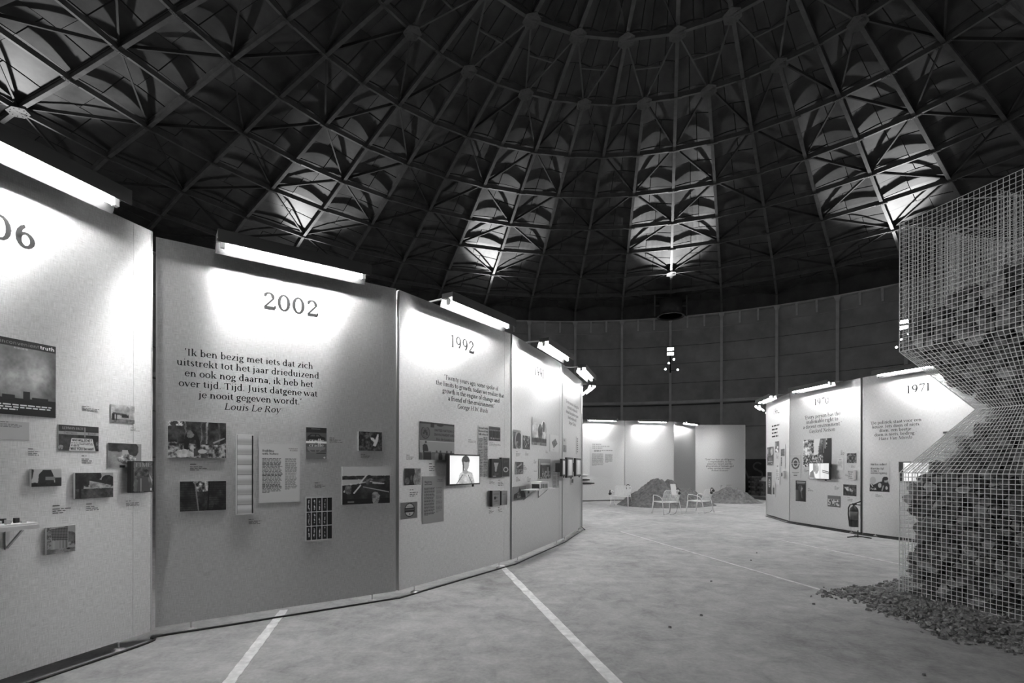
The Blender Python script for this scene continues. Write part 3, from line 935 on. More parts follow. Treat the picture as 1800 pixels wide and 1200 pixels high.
# ------------------------------------------------------------------ tiny grey-scale painter for flat prints
def s2l(v):
    v = np.clip(v, 0, 1)
    return np.where(v <= .04045, v / 12.92, ((v + .055) / 1.055) ** 2.4)
class Pic:
    def __init__(s, nx, ny, base=.5, seed=0):
        s.nx, s.ny = nx, ny
        s.a = np.full((ny, nx), base, float)
        s.r = np.random.RandomState(seed)
        yy, xx = np.mgrid[0:ny, 0:nx]
        s.x, s.y = (xx + .5) / nx, (yy + .5) / ny
    def noise(s, cells, octaves=4):
        out = np.zeros((s.ny, s.nx)); amp = 1.0; tot = 0
        for o in range(octaves):
            c = max(2, int(cells * 2 ** o)); cy = max(2, int(c * s.ny / s.nx))
            g = s.r.rand(cy + 2, c + 2)
            fx, fy = s.x * c, s.y * cy
            ix, iy = fx.astype(int), fy.astype(int)
            tx, ty = fx - ix, fy - iy
            tx, ty = tx * tx * (3 - 2 * tx), ty * ty * (3 - 2 * ty)
            v = (g[iy, ix] * (1 - tx) + g[iy, ix + 1] * tx) * (1 - ty) + (g[iy + 1, ix] * (1 - tx) + g[iy + 1, ix + 1] * tx) * ty
            out += v * amp; tot += amp; amp *= .6
        return out / tot
    def tex(s, lo, hi, cells=5, m=None, oct=5, gain=1.9):
        v = np.clip((s.noise(cells, oct) - .5) * gain + .5 + s.r.uniform(-.12, .12, s.a.shape), 0, 1) * (hi - lo) + lo
        if m is not None:      # ragged, photographic outline
            dx = ((s.noise(9, 4) - .5) * .09 * s.nx).astype(int); dy = ((s.noise(9, 4) - .5) * .09 * s.ny).astype(int)
            jj, ii = np.mgrid[0:s.ny, 0:s.nx]
            m = m[np.clip(jj + dy, 0, s.ny - 1), np.clip(ii + dx, 0, s.nx - 1)]
        s.a = v if m is None else np.where(m, v, s.a)
        return s
    def rect(s, x0, y0, x1, y1): return (s.x >= x0) & (s.x < x1) & (s.y >= y0) & (s.y < y1)
    def ell(s, cx, cy, rx, ry): return ((s.x - cx) / rx) ** 2 + ((s.y - cy) / ry) ** 2 <= 1
    def poly(s, pts):
        inside = np.zeros_like(s.a, bool)
        n = len(pts)
        for i in range(n):
            (x0, y0), (x1, y1) = pts[i], pts[(i + 1) % n]
            if y0 == y1: continue
            c = ((s.y < y0) != (s.y < y1)) & (s.x < (x1 - x0) * (s.y - y0) / (y1 - y0) + x0)
            inside ^= c
        return inside
    def put(s, m, v):
        s.a = np.where(m, v, s.a)
        return s
    def text(s, t, x, y, h, v, align='l', sans=True, italic=False, bold=1.2, asp=None, w=None):
        """cap height h (fraction of picture height), baseline y"""
        asp = s.asp if asp is None else asp          # width / height in metres
        size = h / .66
        sx = size / asp if w is None else w / text_width(t, 1.0)
        cov = np.zeros_like(s.a)
        SS = 3
        for q in text_quads(t, 0, 0, 1.0, align, italic, sans, bold):
            p = [(x + a * sx, y - b * size) for a, b in q]
            xs = [c[0] for c in p]; ys = [c[1] for c in p]
            i0, i1 = max(0, int(min(xs) * s.nx) - 1), min(s.nx, int(max(xs) * s.nx) + 2)
            j0, j1 = max(0, int(min(ys) * s.ny) - 1), min(s.ny, int(max(ys) * s.ny) + 2)
            if i1 <= i0 or j1 <= j0: continue
            gy, gx = np.mgrid[j0 * SS:j1 * SS, i0 * SS:i1 * SS]
            gx, gy = (gx + .5) / (SS * s.nx), (gy + .5) / (SS * s.ny)
            ins = np.zeros(gx.shape, bool)
            for i in range(4):
                (x0, y0), (x1, y1) = p[i], p[(i + 1) % 4]
                if y0 == y1: continue
                ins ^= ((gy < y0) != (gy < y1)) & (gx < (x1 - x0) * (gy - y0) / (y1 - y0) + x0)
            c = ins.reshape(j1 - j0, SS, i1 - i0, SS).mean((1, 3))
            cov[j0:j1, i0:i1] = np.maximum(cov[j0:j1, i0:i1], c)
        cov = np.clip(cov * 1.15, 0, 1)
        s.a = s.a * (1 - cov) + v * cov
        return s
    def lines(s, x0, y0, x1, y1, n, v, jag=.2):
        """body text: n rows of word dashes"""
        lh = (y1 - y0) / n
        for i in range(n):
            end = x1 - (x1 - x0) * jag * s.r.rand()
            if i == n - 1: end = x0 + (x1 - x0) * .35
            cx = x0
            while cx < end:
                w = min(end - cx, lh * s.r.uniform(.9, 3) / s.asp)
                s.put(s.rect(cx, y0 + i * lh, cx + w, y0 + (i + .55) * lh), v)
                cx += w + lh * .45 / s.asp
        return s

def scene_generic(sky=.75, hor=.4, dark=.2, mid=.45, blocks=3, tree=False):
    def f(p):
        p.put(p.y >= 0, sky - .15 * p.y)
        p.tex(dark, mid, 7, p.y > hor)
        r = random.Random(int(p.a.sum() * 100) % 9999)
        for i in range(blocks):
            x = r.uniform(-.1, .8); w = r.uniform(.15, .4); h = r.uniform(.1, .32)
            mk = p.rect(x, hor - h, x + w, hor + .22)
            p.tex(dark * .7, mid * r.uniform(.7, 1.5), 12, mk, 2)
        if tree:
            p.tex(.05, .35, 14, p.ell(.12, .3, .22, .45) | p.rect(.1, .3, .16, .95))
            p.tex(.08, .4, 14, p.ell(.9, .35, .16, .3))
    return f

def pic_film(p):
    # generic stand-in: smoky sky over a low industrial skyline
    p.a = .30 + .45 * np.clip(p.noise(3, 5) * 1.9 - .5, 0, 1) * np.clip(1 - abs(p.y - .5) * 1.5, .2, 1)
    p.put(p.y < .10, .08)
    p.put(p.rect(0, .78, 1, 1), .06)
    for x, w, t in ((.05, .12, .70), (.2, .18, .74), (.5, .1, .68), (.63, .25, .75)):
        p.put(p.rect(x, t, x + w, .8), .09)
    p.text('an', .03, .075, .05, .95, w=.12); p.text('inconvenient', .16, .075, .05, .5, bold=1, w=.58); p.text('truth', .75, .075, .05, .98, bold=1.5, w=.23)
    p.text('A GLOBAL', .36, .125, .022, .8, sans=False, w=.22)
    p.lines(.12, .86, .98, .95, 3, .85, .1)
def pic_bus(p):
    p.put(p.y >= 0, .85); p.tex(.6, .95, 4)
    p.put(p.poly([(.05, .42), (.75, .50), (.75, .62), (.1, .55)]), .35)
    p.put(p.rect(.45, .52, .75, .70), .18)
    p.tex(.3, .6, 6, p.y > .78)
    for x in (.04, .1, .2): p.put(p.rect(x, .5, x + .05, .88), .12)
    p.tex(.5, .8, 5, p.ell(.7, .3, .1, .25))
def pic_lehman(p):
    p.tex(.08, .3, 6)
    p.put(p.rect(0, 0, 1, .2), .22); p.put(p.rect(0, .24, 1, .36), .62)
    p.text('LEHMAN BROT', .09, .16, .10, .8, sans=False, w=.52)
    p.text('CHICAGO', .12, .34, .07, .3); p.text('BUILD', .72, .34, .07, .3)
    p.put(p.rect(.63, .05, .655, .45), .55)
    p.put(p.poly([(.31, .5), (.84, .5), (.92, 1), (.25, 1)]), .86)
    p.text('WHO WILL BE NEXT', .575, .62, .085, .1, 'c', bold=1.5, w=.5)
    p.lines(.30, .67, .88, .84, 3, .35, .1)
    p.text('Will YOU be next?', .58, .965, .11, .08, 'c', bold=1.5, w=.6)
    p.tex(.1, .8, 12, p.ell(.06, .88, .06, .1)); p.tex(.1, .7, 12, p.ell(.97, .75, .05, .15))
def pic_smoke(p):
    p.tex(.42, .7, 3)
    p.put(p.rect(.72, 0, 1, 1), .55)
    p.tex(.12, .3, 5, p.ell(.3, .12, .6, .22) | p.ell(.75, .25, .15, .3))
    p.put(p.rect(.41, .27, .58, .6), .72)
    p.tex(.15, .9, 12, p.ell(.55, .65, .28, .2))
    p.put(p.rect(.33, .9, .5, 1), .1)
def pic_time(p):
    p.put(p.y >= 0, .08)
    p.tex(.3, .5, 5, p.rect(.07, .03, .93, .97))
    p.text('TIME', .5, .18, .13, .62, 'c', sans=False, w=.8)
    p.tex(.1, .45, 7, p.ell(.45, .42, .33, .22))
    p.put(p.poly([(.2, .97), (.28, .5), (.7, .5), (.85, .97)]), .3)
    p.put(p.poly([(.75, .35), (.93, .6), (.93, .8)]), .7)
    p.put(p.rect(.38, .55, .42, .97), .6); p.put(p.rect(.82, .87, .9, .95), .85)
def pic_dark_building(p):
    p.put(p.y >= 0, .72); p.put(p.poly([(.2, .95), (.24, .3), (.38, .05), (.64, .05), (.72, .35), (.76, .95)]), .13)
    p.tex(.06, .2, 9, p.rect(0, .78, 1, 1)); p.put(p.rect(.45, .45, .78, .65), .5); p.put(p.poly([(0, 0), (.08, .05), (.03, .5), (0, .6)]), .2)
    p.put(p.rect(.78, .5, 1, .85), .16)
def pic_school(p):
    p.put(p.y >= 0, .62); p.tex(.05, .25, 8, (p.x < .2) | p.ell(.3, .2, .22, .35) | p.ell(.85, .35, .2, .25) | p.ell(.55, .1, .12, .15))
    p.tex(.35, .8, 10, p.poly([(.35, .6), (.36, .3), (.95, .5), (.95, .62)])); p.put(p.poly([(.33, .3), (.5, .2), (.98, .45), (.98, .5)]), .15)
    p.tex(.12, .38, 8, p.y > .62); p.put(p.rect(.1, .2, .15, 1), .06)
def pic_greenhouse(p):
    p.put(p.y >= 0, .6)
    st = (np.floor((p.y * 1.0 - p.x * .12) * 34) % 2 == 0)
    mk = p.poly([(.12, .08), (.72, .02), (.72, .55), (.18, .5)])
    p.put(mk, np.where(st, .2, .5))
    p.tex(.25, .45, 6, p.poly([(.74, .2), (1, .3), (1, .65), (.74, .6)]))
    for i in range(5): p.put(p.rect(.2 + i * .11, .52, .27 + i * .11, .82), .65 - .06 * i)
    p.tex(.2, .7, 16, (p.x < .14) | (p.rect(.74, .6, 1, .75)))
    p.tex(.35, .6, 6, p.y > .84); p.put(p.ell(.75, .86, .07, .03), .1)
def pic_stones(p):
    p.tex(.06, .3, 12, oct=3)
    for x, w, v in ((.27, .03, .35), (.56, .02, .4), (.64, .035, .55), (.86, .025, .3), (.15, .02, .25)):
        p.tex(v * .7, v * 1.3, 18, p.rect(x, 0, x + w, .62))
    p.tex(.5, .95, 16, p.rect(0, 0, .3, .12) & (p.noise(14) > .5))
    p.tex(.12, .72, 18, p.y > .62 + .1 * (p.x - .5) - .3 * np.clip(p.x - .72, 0, 1), 3, 2.6)
    p.tex(.65, .8, 20, p.poly([(.1, .85), (.3, .74), (.52, .96), (.2, 1)]), 2)
    p.put(p.poly([(.26, .75), (.28, .4), (.34, .25), (.42, .23), (.48, .3), (.53, .5), (.55, .7), (.49, .72), (.46, .5), (.36, .5), (.33, .78)]), .08)
    p.tex(.25, .5, 9, p.ell(.375, .35, .055, .1))
    p.tex(.18, .32, 9, p.rect(.43, .74, .5, .95) | p.poly([(.54, .85), (.63, .83), (.66, 1), (.56, 1)])); p.put(p.ell(.58, .82, .08, .06), .72)
    p.put(p.poly([(.76, .56), (.97, .42), (.98, .45), (.78, .6)]), .6)
def pic_gap(p):
    p.tex(.10, .30, 8); br = (np.floor(p.y * 26) % 2 == 0)
    p.a = p.a * np.where(br, 1, .75)
    p.tex(.05, .85, 14, p.poly([(.3, 0), (.62, 0), (.6, 1), (.4, 1)]) & (p.y < .35), 3, 2.5)
    p.tex(.04, .3, 9, p.poly([(.36, .35), (.61, .35), (.6, 1), (.4, 1)])); p.put(p.poly([(.61, 0), (.64, 0), (.61, 1), (.58, 1)]), .05)
    p.put(p.poly([(.30, 0), (.33, 0), (.41, 1), (.38, 1)]), .5); p.put(p.poly([(.68, 1), (.74, .78), (.95, .98), (.95, 1)]), .09)
def pic_scroll(p):
    p.put(p.y >= 0, .80)
    p.a = .76 + .08 * np.sin(p.y * 2 * math.pi * 8) + .03 * p.noise(9)
    for i in range(1, 8): p.put(p.rect(.06, i / 8 - .004, .9, i / 8 + .003), .5)
    p.put(p.rect(.90, .01, .97, .985), .08); p.put((p.x < .05) | (p.y < .012) | (p.y > .988), .88); p.put(p.rect(.05, .01, .075, .99), .25)
def pic_sheet(title, sub, base=.80, col2=True):
    def f(p):
        p.put(p.y >= 0, base)
        for i, t in enumerate(title): p.text(t, .08, .135 + i * .05, .034, .10, sans=False, w=.035 * len(t))
        for i, t in enumerate(sub): p.text(t, .94, .085 + i * .032, .02, .25, 'r', sans=False, w=.022 * len(t))
        p.lines(.08, .245, .57, .84, 27, .30, .15); p.lines(.63, .245, .93, .79, 29, .48, .15)
    return f
def pic_cradle(p):
    p.put(p.y >= 0, .34); p.put(p.y < .16, .15); p.put(p.y > .78, .42)
    p.put(p.rect(.25, .03, .68, .05), .5)
    for s, v in ((1, .12), (-1, .5)):
        y = lambda q: .5 + s * (q - .5)
        p.put(p.poly([(.05, y(.38)), (.08, y(.28)), (.25, y(.2)), (.6, y(.2)), (.75, y(.28)), (.92, y(.31)), (.95, y(.38))]), v)
        p.put(p.poly([(.18, y(.28)), (.28, y(.22)), (.44, y(.22)), (.44, y(.28))]), .34)
        p.put(p.poly([(.48, y(.28)), (.48, y(.22)), (.58, y(.22)), (.68, y(.28))]), .34)
    p.put(p.rect(0, .435, 1, .505), .92)
    p.text('cradle', .5, .46, .10, .96, 'c', sans=False, bold=1.5, w=.72); p.text('to', .5, .52, .05, .2, 'c', sans=False)
    p.text('cradle', .5, .61, .10, .85, 'c', sans=False, bold=1.5, w=.72)
    p.put(p.rect(.5, .81, .97, .825), .1); p.put(p.ell(.9, .96, .05, .03), .8)
def pic_bird(p):
    p.tex(.08, .42, 12, oct=3); p.put(p.poly([(.5, .3), (.62, .3), (.7, .42), (.8, .1), (.86, .12), (.82, .5), (.72, .78), (.6, .72), (.66, .55), (.52, .4)]), .85)
def pic_aerial(p):
    p.put(p.y >= 0, .78); p.tex(.1, .35, 12, p.rect(0, .24, 1, .34)); p.put(p.rect(0, .34, 1, .47), .75); p.tex(.15, .4, 6, p.poly([(.42, .33), (1, .33), (1, .52), (.42, .45)]))
    p.tex(.1, .28, 7, p.y > .5 - .1 * p.x); p.put(p.poly([(.1, .46), (.62, .38), (.62, .40), (.12, .49)]), .8)
    for x, y in ((.04, .66), (.24, .70), (.36, .44)): p.put(p.poly([(x - .02, y), (x + .13, y - .23), (x + .15, y - .2), (x, y + .03)]), .85)
    p.put(p.poly([(.42, .53), (.98, .68), (.98, .71), (.42, .55)]), .7); p.put(p.poly([(.62, .4), (.9, .45), (.86, .48), (.62, .46)]), .75)
    p.put(p.y > .86, .08); p.tex(.35, .75, 14, p.ell(.69, .85, .08, .17)); p.tex(.2, .55, 14, p.ell(.12, .6, .07, .13)); p.tex(.25, .6, 14, p.ell(.53, .42, .05, .08)); p.put(p.rect(.11, .92, .24, .96), .5)
def pic_grid(p):
    p.put(p.y >= 0, .80)
    for j in range(3):
        for i in range(5):
            x0, y0 = .03 + i * .195, .025 + j * .325
            mk = p.rect(x0, y0, x0 + .165, y0 + .30); p.put(mk, .05)
            if i < 4: p.tex(.1, .95, 22, p.rect(x0 + .07, y0 + .03, x0 + .115, y0 + .27) & mk, 2, 2.6 - .5 * (j == 1))
def pic_un(p):
    p.put(p.y >= 0, .40); p.put(p.y < .05, .22)
    p.put(p.rect(.3, 0, .4, .13), .12); p.put(p.ell(.57, .05, .1, .04), .12)
    c = ((p.x - .155) * p.asp / 1.0) ** 2 + (p.y - .28) ** 2
    p.put((np.abs(np.sqrt(c) - .155) < .016) & (p.y > .14), .2)
    for q in (.045, .08, .11): p.put(np.abs(np.sqrt(c) - q) < .006, .22)
    p.put(p.ell(.15, .25, .04, .04) | p.ell(.19, .31, .025, .05) | p.ell(.11, .3, .025, .03), .15)
    p.text('UNITED NATIONS C', .40, .23, .062, .10, w=.6); p.text('ENVIRONMENT AND', .40, .345, .062, .10, w=.6); p.text('Rio de Janeiro 3', .46, .47, .062, .10, w=.52)
    p.put(p.rect(0, .50, 1, .81), .62); p.put(p.rect(0, .5, 1, .515), .8); p.put(p.rect(.33, .8, 1, .82), .25); p.put(p.y > .82, .42)
    p.put(p.poly([(.09, .8), (.08, .62), (.13, .58), (.2, .6), (.24, .75), (.18, .8)]), .06); p.put(p.ell(.165, .535, .025, .035), .25)
    p.put(p.rect(.1, .77, .31, 1), .05); p.put(p.rect(.12, .77, .31, .80), .45)
    for x, v in ((.47, .5), (.58, .1), (.77, .08), (.9, .12)): p.put(p.ell(x, .92, .06, .12), v); p.put(p.ell(x, .78, .028, .035), .3)
    p.put(p.ell(.02, .93, .06, .12), .28)
def pic_dark(p):
    p.tex(.05, .18, 6); p.tex(.4, .7, 9, p.x > .58 + .05 * np.sin(p.y * 7)); p.tex(.2, .45, 9, p.ell(.18, .75, .14, .22) | p.ell(.42, .6, .06, .2))
def pic_badge(p):
    p.put(p.y >= 0, .46)
    d = np.sqrt(((p.x - .53) / .31) ** 2 + ((p.y - .47) / .42) ** 2)
    p.put(d < 1, .08); p.put(d < .88, .75); p.put((d < .93) & p.rect(0, .34, 1, .6), .08); p.put((d < .9) & p.rect(0, .42, 1, .5), .35); p.put(p.ell(.53, .72, .03, .05), .1)
    p.put((d < .8) & p.rect(.3, .24, .76, .27), .4)
def pic_woman(p):
    p.put(p.y >= 0, .97 - .12 * np.hypot(p.x - .5, p.y - .5)); p.put(p.y < .02, .8)
    p.tex(.55, .8, 10, p.poly([(.27, 1), (.3, .7), (.4, .57), (.6, .55), (.75, .62), (.83, 1)]))
    p.put(p.poly([(.45, .5), (.56, .5), (.62, .62), (.5, .66), (.42, .6)]), .55); p.put(p.ell(.52, .17, .13, .17), .2); p.put(p.ell(.535, .32, .095, .2), .58)
    p.put(p.poly([(.41, .2), (.45, .12), (.46, .5), (.42, .58)]), .25); p.put(p.ell(.535, .15, .10, .08), .22)
    for x0, x1 in ((.22, .42), (.74, .60)):
        p.put(np.abs((p.x - x0) - (x1 - x0) * (p.y - 1) / (.68 - 1)) < .009, np.where((p.y > .68), .1, p.a))
def pic_news(p):
    p.put(p.y >= 0, .78)
    for i in range(3): p.text(('Second study of', 'Research brings', 'full action closer')[i], .05, .065 + i * .06, .036, .05, bold=1.6)
    p.lines(.04, .25, .47, 1, 52, .3, .05); p.lines(.54, .22, .98, 1, 54, .3, .05)
def pic_group(p):
    p.tex(.12, .3, 9); p.put(p.y < .12, .3)
    for i in range(9): x = .1 + i * .1; p.put(p.rect(x - .035, .3, x + .035, .75), .08 + .05 * (i % 3)); p.put(p.ell(x, .24, .03, .06), .5); p.put(p.rect(x - .02, .78, x + .02, .86), .8)
def pic_book(style):
    def f(p):
        if style == 0:
            p.put(p.y >= 0, .16); p.put(p.poly([(.2, .2), (.75, .2), (.6, .4), (.5, .7), (.35, .7), (.3, .4)]), .75); p.lines(.25, .78, .8, .9, 3, .4, .1); p.put(p.rect(.1, .9, .45, .96), .6)
        elif style == 1:
            p.put(p.y >= 0, .20); p.put((p.x < .05) | (p.y < .03) | (p.x > .95) | (p.y > .97), .55); d = np.hypot((p.x - .5) / .32, (p.y - .62) / .14); p.put((d < 1) & (d > .6), .72); p.lines(.25, .15, .8, .3, 3, .3, .2)
        elif style == 2:
            p.put(p.y >= 0, .58)
            for i, t in enumerate(('BEYOND', 'THE', 'LIMITS')): p.text(t, .5, .28 + i * .22, .10, .32, 'c', sans=False)
            p.put(p.ell(.33, .47, .13, .1), .15); p.put(p.ell(.5, .98, .4, .1), .68)
        elif style == 3:
            p.a = .66 - .3 * p.x * p.y; p.put(p.rect(.2, .22, .7, .25), .4); p.put(p.x > .95, .3)
        else:
            p.put(p.y >= 0, .78)
            for i, t in enumerate(('Future', 'Shock', 'Alvin', 'Toffler')): p.text(t, .06, .24 + i * .22, .13, .15, bold=1.3)
    return f
def pic_car_art(p):
    p.tex(.15, .45, 4); p.put(p.ell(.6, .5, .55, .35), .2); d = np.hypot(p.x - .75, (p.y - .55)); p.put((np.abs(d - .5) < .07), .75); p.tex(.2, .8, 8, p.rect(.3, .6, .6, .95)); p.put(p.y < .12, .65)
def pic_street(p):
    p.tex(.1, .75, 9, oct=3, gain=2.4); p.put(p.rect(0, .85, 1, 1), .3)
    for i in range(6): p.put(p.rect(.08 + .15 * i, .35, .13 + .15 * i, .85), .1)
def pic_fire(p):
    p.a = .78 - .25 * p.y; p.tex(.55, .98, 3, p.ell(.25, .45, .25, .3) | p.ell(.8, .4, .2, .35)); p.tex(.15, .45, 7, p.ell(.55, .5, .16, .3) | p.ell(.8, .28, .1, .2))
    p.tex(.08, .3, 9, p.rect(0, .74, 1, .9)); p.tex(.35, .7, 5, p.y > .9)
def pic_plan(p):
    p.put(p.y >= 0, .84); p.tex(.25, .5, 9, p.poly([(.2, .45), (.6, .22), (.85, .5), (.42, .78)])); p.put(p.rect(.3, .88, .5, .9), .5)
def pic_machine(p):
    p.tex(.1, .35, 8); p.put(p.poly([(.1, .4), (.75, .1), (.8, .22), (.2, .5)]), .6); p.tex(.2, .7, 14, p.y > .6)
def pic_city(p):
    p.a = .6 - .25 * p.y; p.put(p.rect(.1, .2, .95, .3), .7); p.tex(.12, .35, 6, p.rect(.05, .32, .95, .75)); p.tex(.1, .75, 12, p.y > .6); p.put(p.rect(.7, .4, .82, .8), .6); p.put(p.rect(.03, .3, .2, .9), .15)
def pic_ruin(p):
    p.put(p.y >= 0, .55); p.put(p.poly([(0, .9), (.05, .55), (.4, .4), (.5, .05), (.6, .4), (.78, .2), (.95, .6), (1, .9)]), .15); p.tex(.2, .75, 12, p.poly([(.3, .5), (.5, .4), (.65, .9), (.3, .9)])); p.tex(.3, .5, 6, p.y > .85)
def pic_slip(p): p.put(p.y >= 0, .76); p.put(p.rect(.2, .2, .8, .7), .15)
def pic_two_cols(p): p.put(p.y >= 0, .62); p.lines(.05, .02, .6, 1, 34, .38, .1); p.lines(.7, .02, 1, .9, 34, .42, .1)
def pic_E1(p): p.put(p.y >= 0, .72); p.tex(.3, .6, 9, p.y > .5); p.text('1990', .1, .25, .16, .15)
def pic_E2(p):
    p.put(p.y >= 0, .78)
    for i in range(7): p.put(p.rect(.25, .1 + i * .12, .75, .15 + i * .12), .3)
def pic_big_sheet(p):
    p.put(p.y >= 0, .80)
    for i, t in enumerate(('THE SKEPTIC,', 'THE ACCELERATOR AND', 'THE ACTIVIST')): p.text(t, .07, .10 + i * .055, .032, .35, sans=False)
    p.lines(.15, .245, .95, .31, 2, .45, .05); p.lines(.07, .345, .55, .70, 22, .52, .12); p.lines(.62, .345, .94, .61, 18, .52, .12)
def pic_poster_a(p): p.tex(.15, .5, 6); p.put(p.rect(.05, .1, .2, .4), .65); p.put(p.rect(.1, .5, .9, .55), .2); p.tex(.5, .8, 5, p.ell(.75, .25, .2, .2)); p.put(p.rect(.15, .78, .85, .82), .75); p.tex(.1, .7, 9, p.y > .88)
def pic_poster_b(p): p.put(p.y >= 0, .32); p.put(p.rect(.05, .1, .35, .45), .55); p.put(p.poly([(0, .75), (.5, .65), (.9, .95), (.6, 1)]), .88); p.tex(.5, .95, 7, p.ell(.65, .55, .25, .12))
def pic_pair(p): p.put(p.y >= 0, .80); p.tex(.2, .45, 9, p.rect(.15, .2, .85, .52)); p.tex(.15, .7, 9, p.rect(.1, .56, .4, .95))
def pic_letter(p): p.put(p.y >= 0, .82); p.put(p.rect(.3, .1, .65, .16), .5); p.lines(.15, .3, .85, .8, 6, .62, .3); p.put(p.rect(.55, .72, .8, .77), .35)
def pic_darkbook(p): p.put(p.y >= 0, .20); p.put(p.rect(.15, .17, .85, .20), .7); d = np.hypot((p.x - .5) / .25, (p.y - .5) / .2); p.put(d < 1, .7); p.put((d < .7) & (np.floor(p.y * 24) % 2 == 0), .3)
def pic_card(p): p.put(p.y >= 0, .8); p.tex(.1, .4, 9, p.rect(.2, .35, .75, .82)); p.put(p.rect(.3, .22, .6, .28), .45)
def pic_ring(p):
    p.put(p.y >= 0, .74); cx, cy = .5, .36; d = np.hypot(p.x - cx, (p.y - cy) / p.asp)
    p.put((d < .40) & (d > .29), .28); p.put(d < .19, .26); p.put(np.abs(p.y - cy) < .012, .74)
    p.put(p.rect(.15, .76, .85, .78), .45); p.put(p.rect(.3, .83, .7, .85), .45); p.put(p.rect(.3, .89, .65, .92), .3)
def pic_crowd(p):
    p.put(p.y >= 0, .88); p.tex(.15, .95, 14, (p.x < .4) & (p.x > .02), 3, 2.6); p.put(p.poly([(.40, 0), (.62, 0), (.54, .52), (.42, .45)]), .85); p.tex(.15, .5, 9, p.poly([(.62, 0), (.7, .0), (.7, .7), (.53, .6)]))
    p.put(p.x > .70, .10); p.put(p.rect(.73, 0, .75, .6), .8); p.put(p.rect(.78, 0, .80, .35), .8); p.put((p.x > .82) & (p.x < .86) & (np.floor(p.y * 14) % 2 == 0) & (p.y < .3), .75)
    p.tex(.1, .8, 30, p.y > .55 + .1 * np.abs(p.x - .45), 2, 2.6); p.put((p.x > .72) & (p.y > .5), .1); p.tex(.1, .95, 20, p.rect(0, .88, .2, 1), 2, 3)
def pic_speaker(p):
    p.a = .93 - .06 * np.floor(p.x * 4) % 2 * .5; p.put(p.rect(.52, 0, .6, 1), .8)
    p.tex(.45, .72, 6, p.ell(.35, .33, .15, .36)); p.put(p.rect(.2, 0, .28, .45), .55); p.put(p.poly([(0, .95), (.05, .6), (.18, .45), (.3, .6), (.34, .98)]), .45); p.put(p.poly([(.22, .5), (.32, .6), (.38, .95), (.3, .95)]), .9)
    for c in (.45, .55): p.put(np.abs((p.y - c) - .35 * (p.x - .68)) < .02, np.where((p.x > .68), .15, p.a))
def pic_portrait(p):
    p.put(p.y >= 0, .07); p.put(p.rect(.08, .05, .95, .10), .8); p.put(p.rect(.12, .13, .9, .15), .6); p.a = np.where(p.rect(0, .45, .4, .95), .32 * np.clip(1 - p.x * 2.2, 0, 1) + .07, p.a)
    p.tex(.12, .4, 9, p.ell(.5, .36, .24, .16)); p.tex(.4, .7, 9, p.poly([(.55, .25), (.72, .35), (.6, .5), (.5, .55)])); p.put(p.poly([(.5, .55), (.6, .5), (.68, .85), (.6, .85)]), .35)
def pic_crowd2(p): p.tex(.08, .6, 9, oct=3, gain=2.2)
def pic_flood(p): p.tex(.05, .4, 6); p.tex(.5, .95, 9, p.poly([(.1, .25), (.4, .2), (.45, .6), (.3, .6)]) | p.poly([(.5, .3), (.75, .5), (.7, .65), (.5, .6)]))
def pic_town(p): p.put(p.y >= 0, .42); p.put(p.rect(0, .3, 1, .36), .55); p.tex(.12, .85, 12, p.rect(.05, .35, .95, .9), 2, 2.4); p.put(p.y > .9, .3)
def pic_campaign(p):
    p.put(p.y >= 0, .80)
    p.text('Het kan anders!', .06, .125, .062, .12, bold=1.2, w=.80); p.text('Kiest den Uyl', .06, .265, .062, .12, bold=1.2, w=.66); p.text('in een +', .06, .34, .062, .12, bold=1.2, w=.42); p.text('nieuwe regering.', .06, .41, .062, .12, bold=1.2, w=.84)
    p.put(p.poly([(0, 1), (.02, .7), (.2, .78), (.3, .75), (.5, .68), (.63, .66), (.66, .55), (.75, .52), (.9, .56), (.95, .7), (1, .78), (1, 1)]), .07)
    p.put(p.ell(.17, .63, .16, .12), .70); p.put(p.ell(.83, .63, .09, .08), .62); p.put(p.ell(.8, .56, .13, .06), .05); p.put(p.poly([(.02, .68), (.2, .83), (.16, .86), (.02, .74)]), .75)
    p.put(p.ell(.52, .79, .09, .08), .7); p.put(p.ell(.86, .87, .06, .06), .75); p.put(p.poly([(.68, .78), (.74, .8), (.66, .98), (.6, .96)]), .6); p.put(p.ell(.83, .705, .05, .018), .1)
    p.text('PvdA', .05, .95, .07, .95, bold=1.7, w=.30)
def pic_juister(p):
    p.put(p.y >= 0, .78); p.lines(.03, .03, .7, .17, 1, .2, .05); p.tex(.12, .5, 8, p.rect(.34, .2, .64, .62)); p.lines(.05, .7, .9, .95, 4, .4, .2)
def pic_window(p): p.put(p.y >= 0, .95); p.put(p.x < .13, .12); p.tex(.7, 1, 5, p.x > .45); p.put(p.rect(.6, .75, .75, .95), .6); p.put(p.rect(.13, .05, .2, .4), .8)
def pic_box(p): p.put(p.y >= 0, .15); p.a = np.where(p.rect(.08, .06, .92, .94), .35 + .35 * np.sin(p.x * 3) * (1 - .4 * p.y), p.a)

def raster_face(painter, w, h, nx, ny, seed):
    p = Pic(nx, ny, .6, seed)
    p.asp = w / h
    painter(p)
    q = np.pad(p.a, 1, mode='edge')
    bl = sum(q[j:j + ny, i:i + nx] for j in range(3) for i in range(3)) / 9
    return s2l(.55 * p.a + .45 * bl)

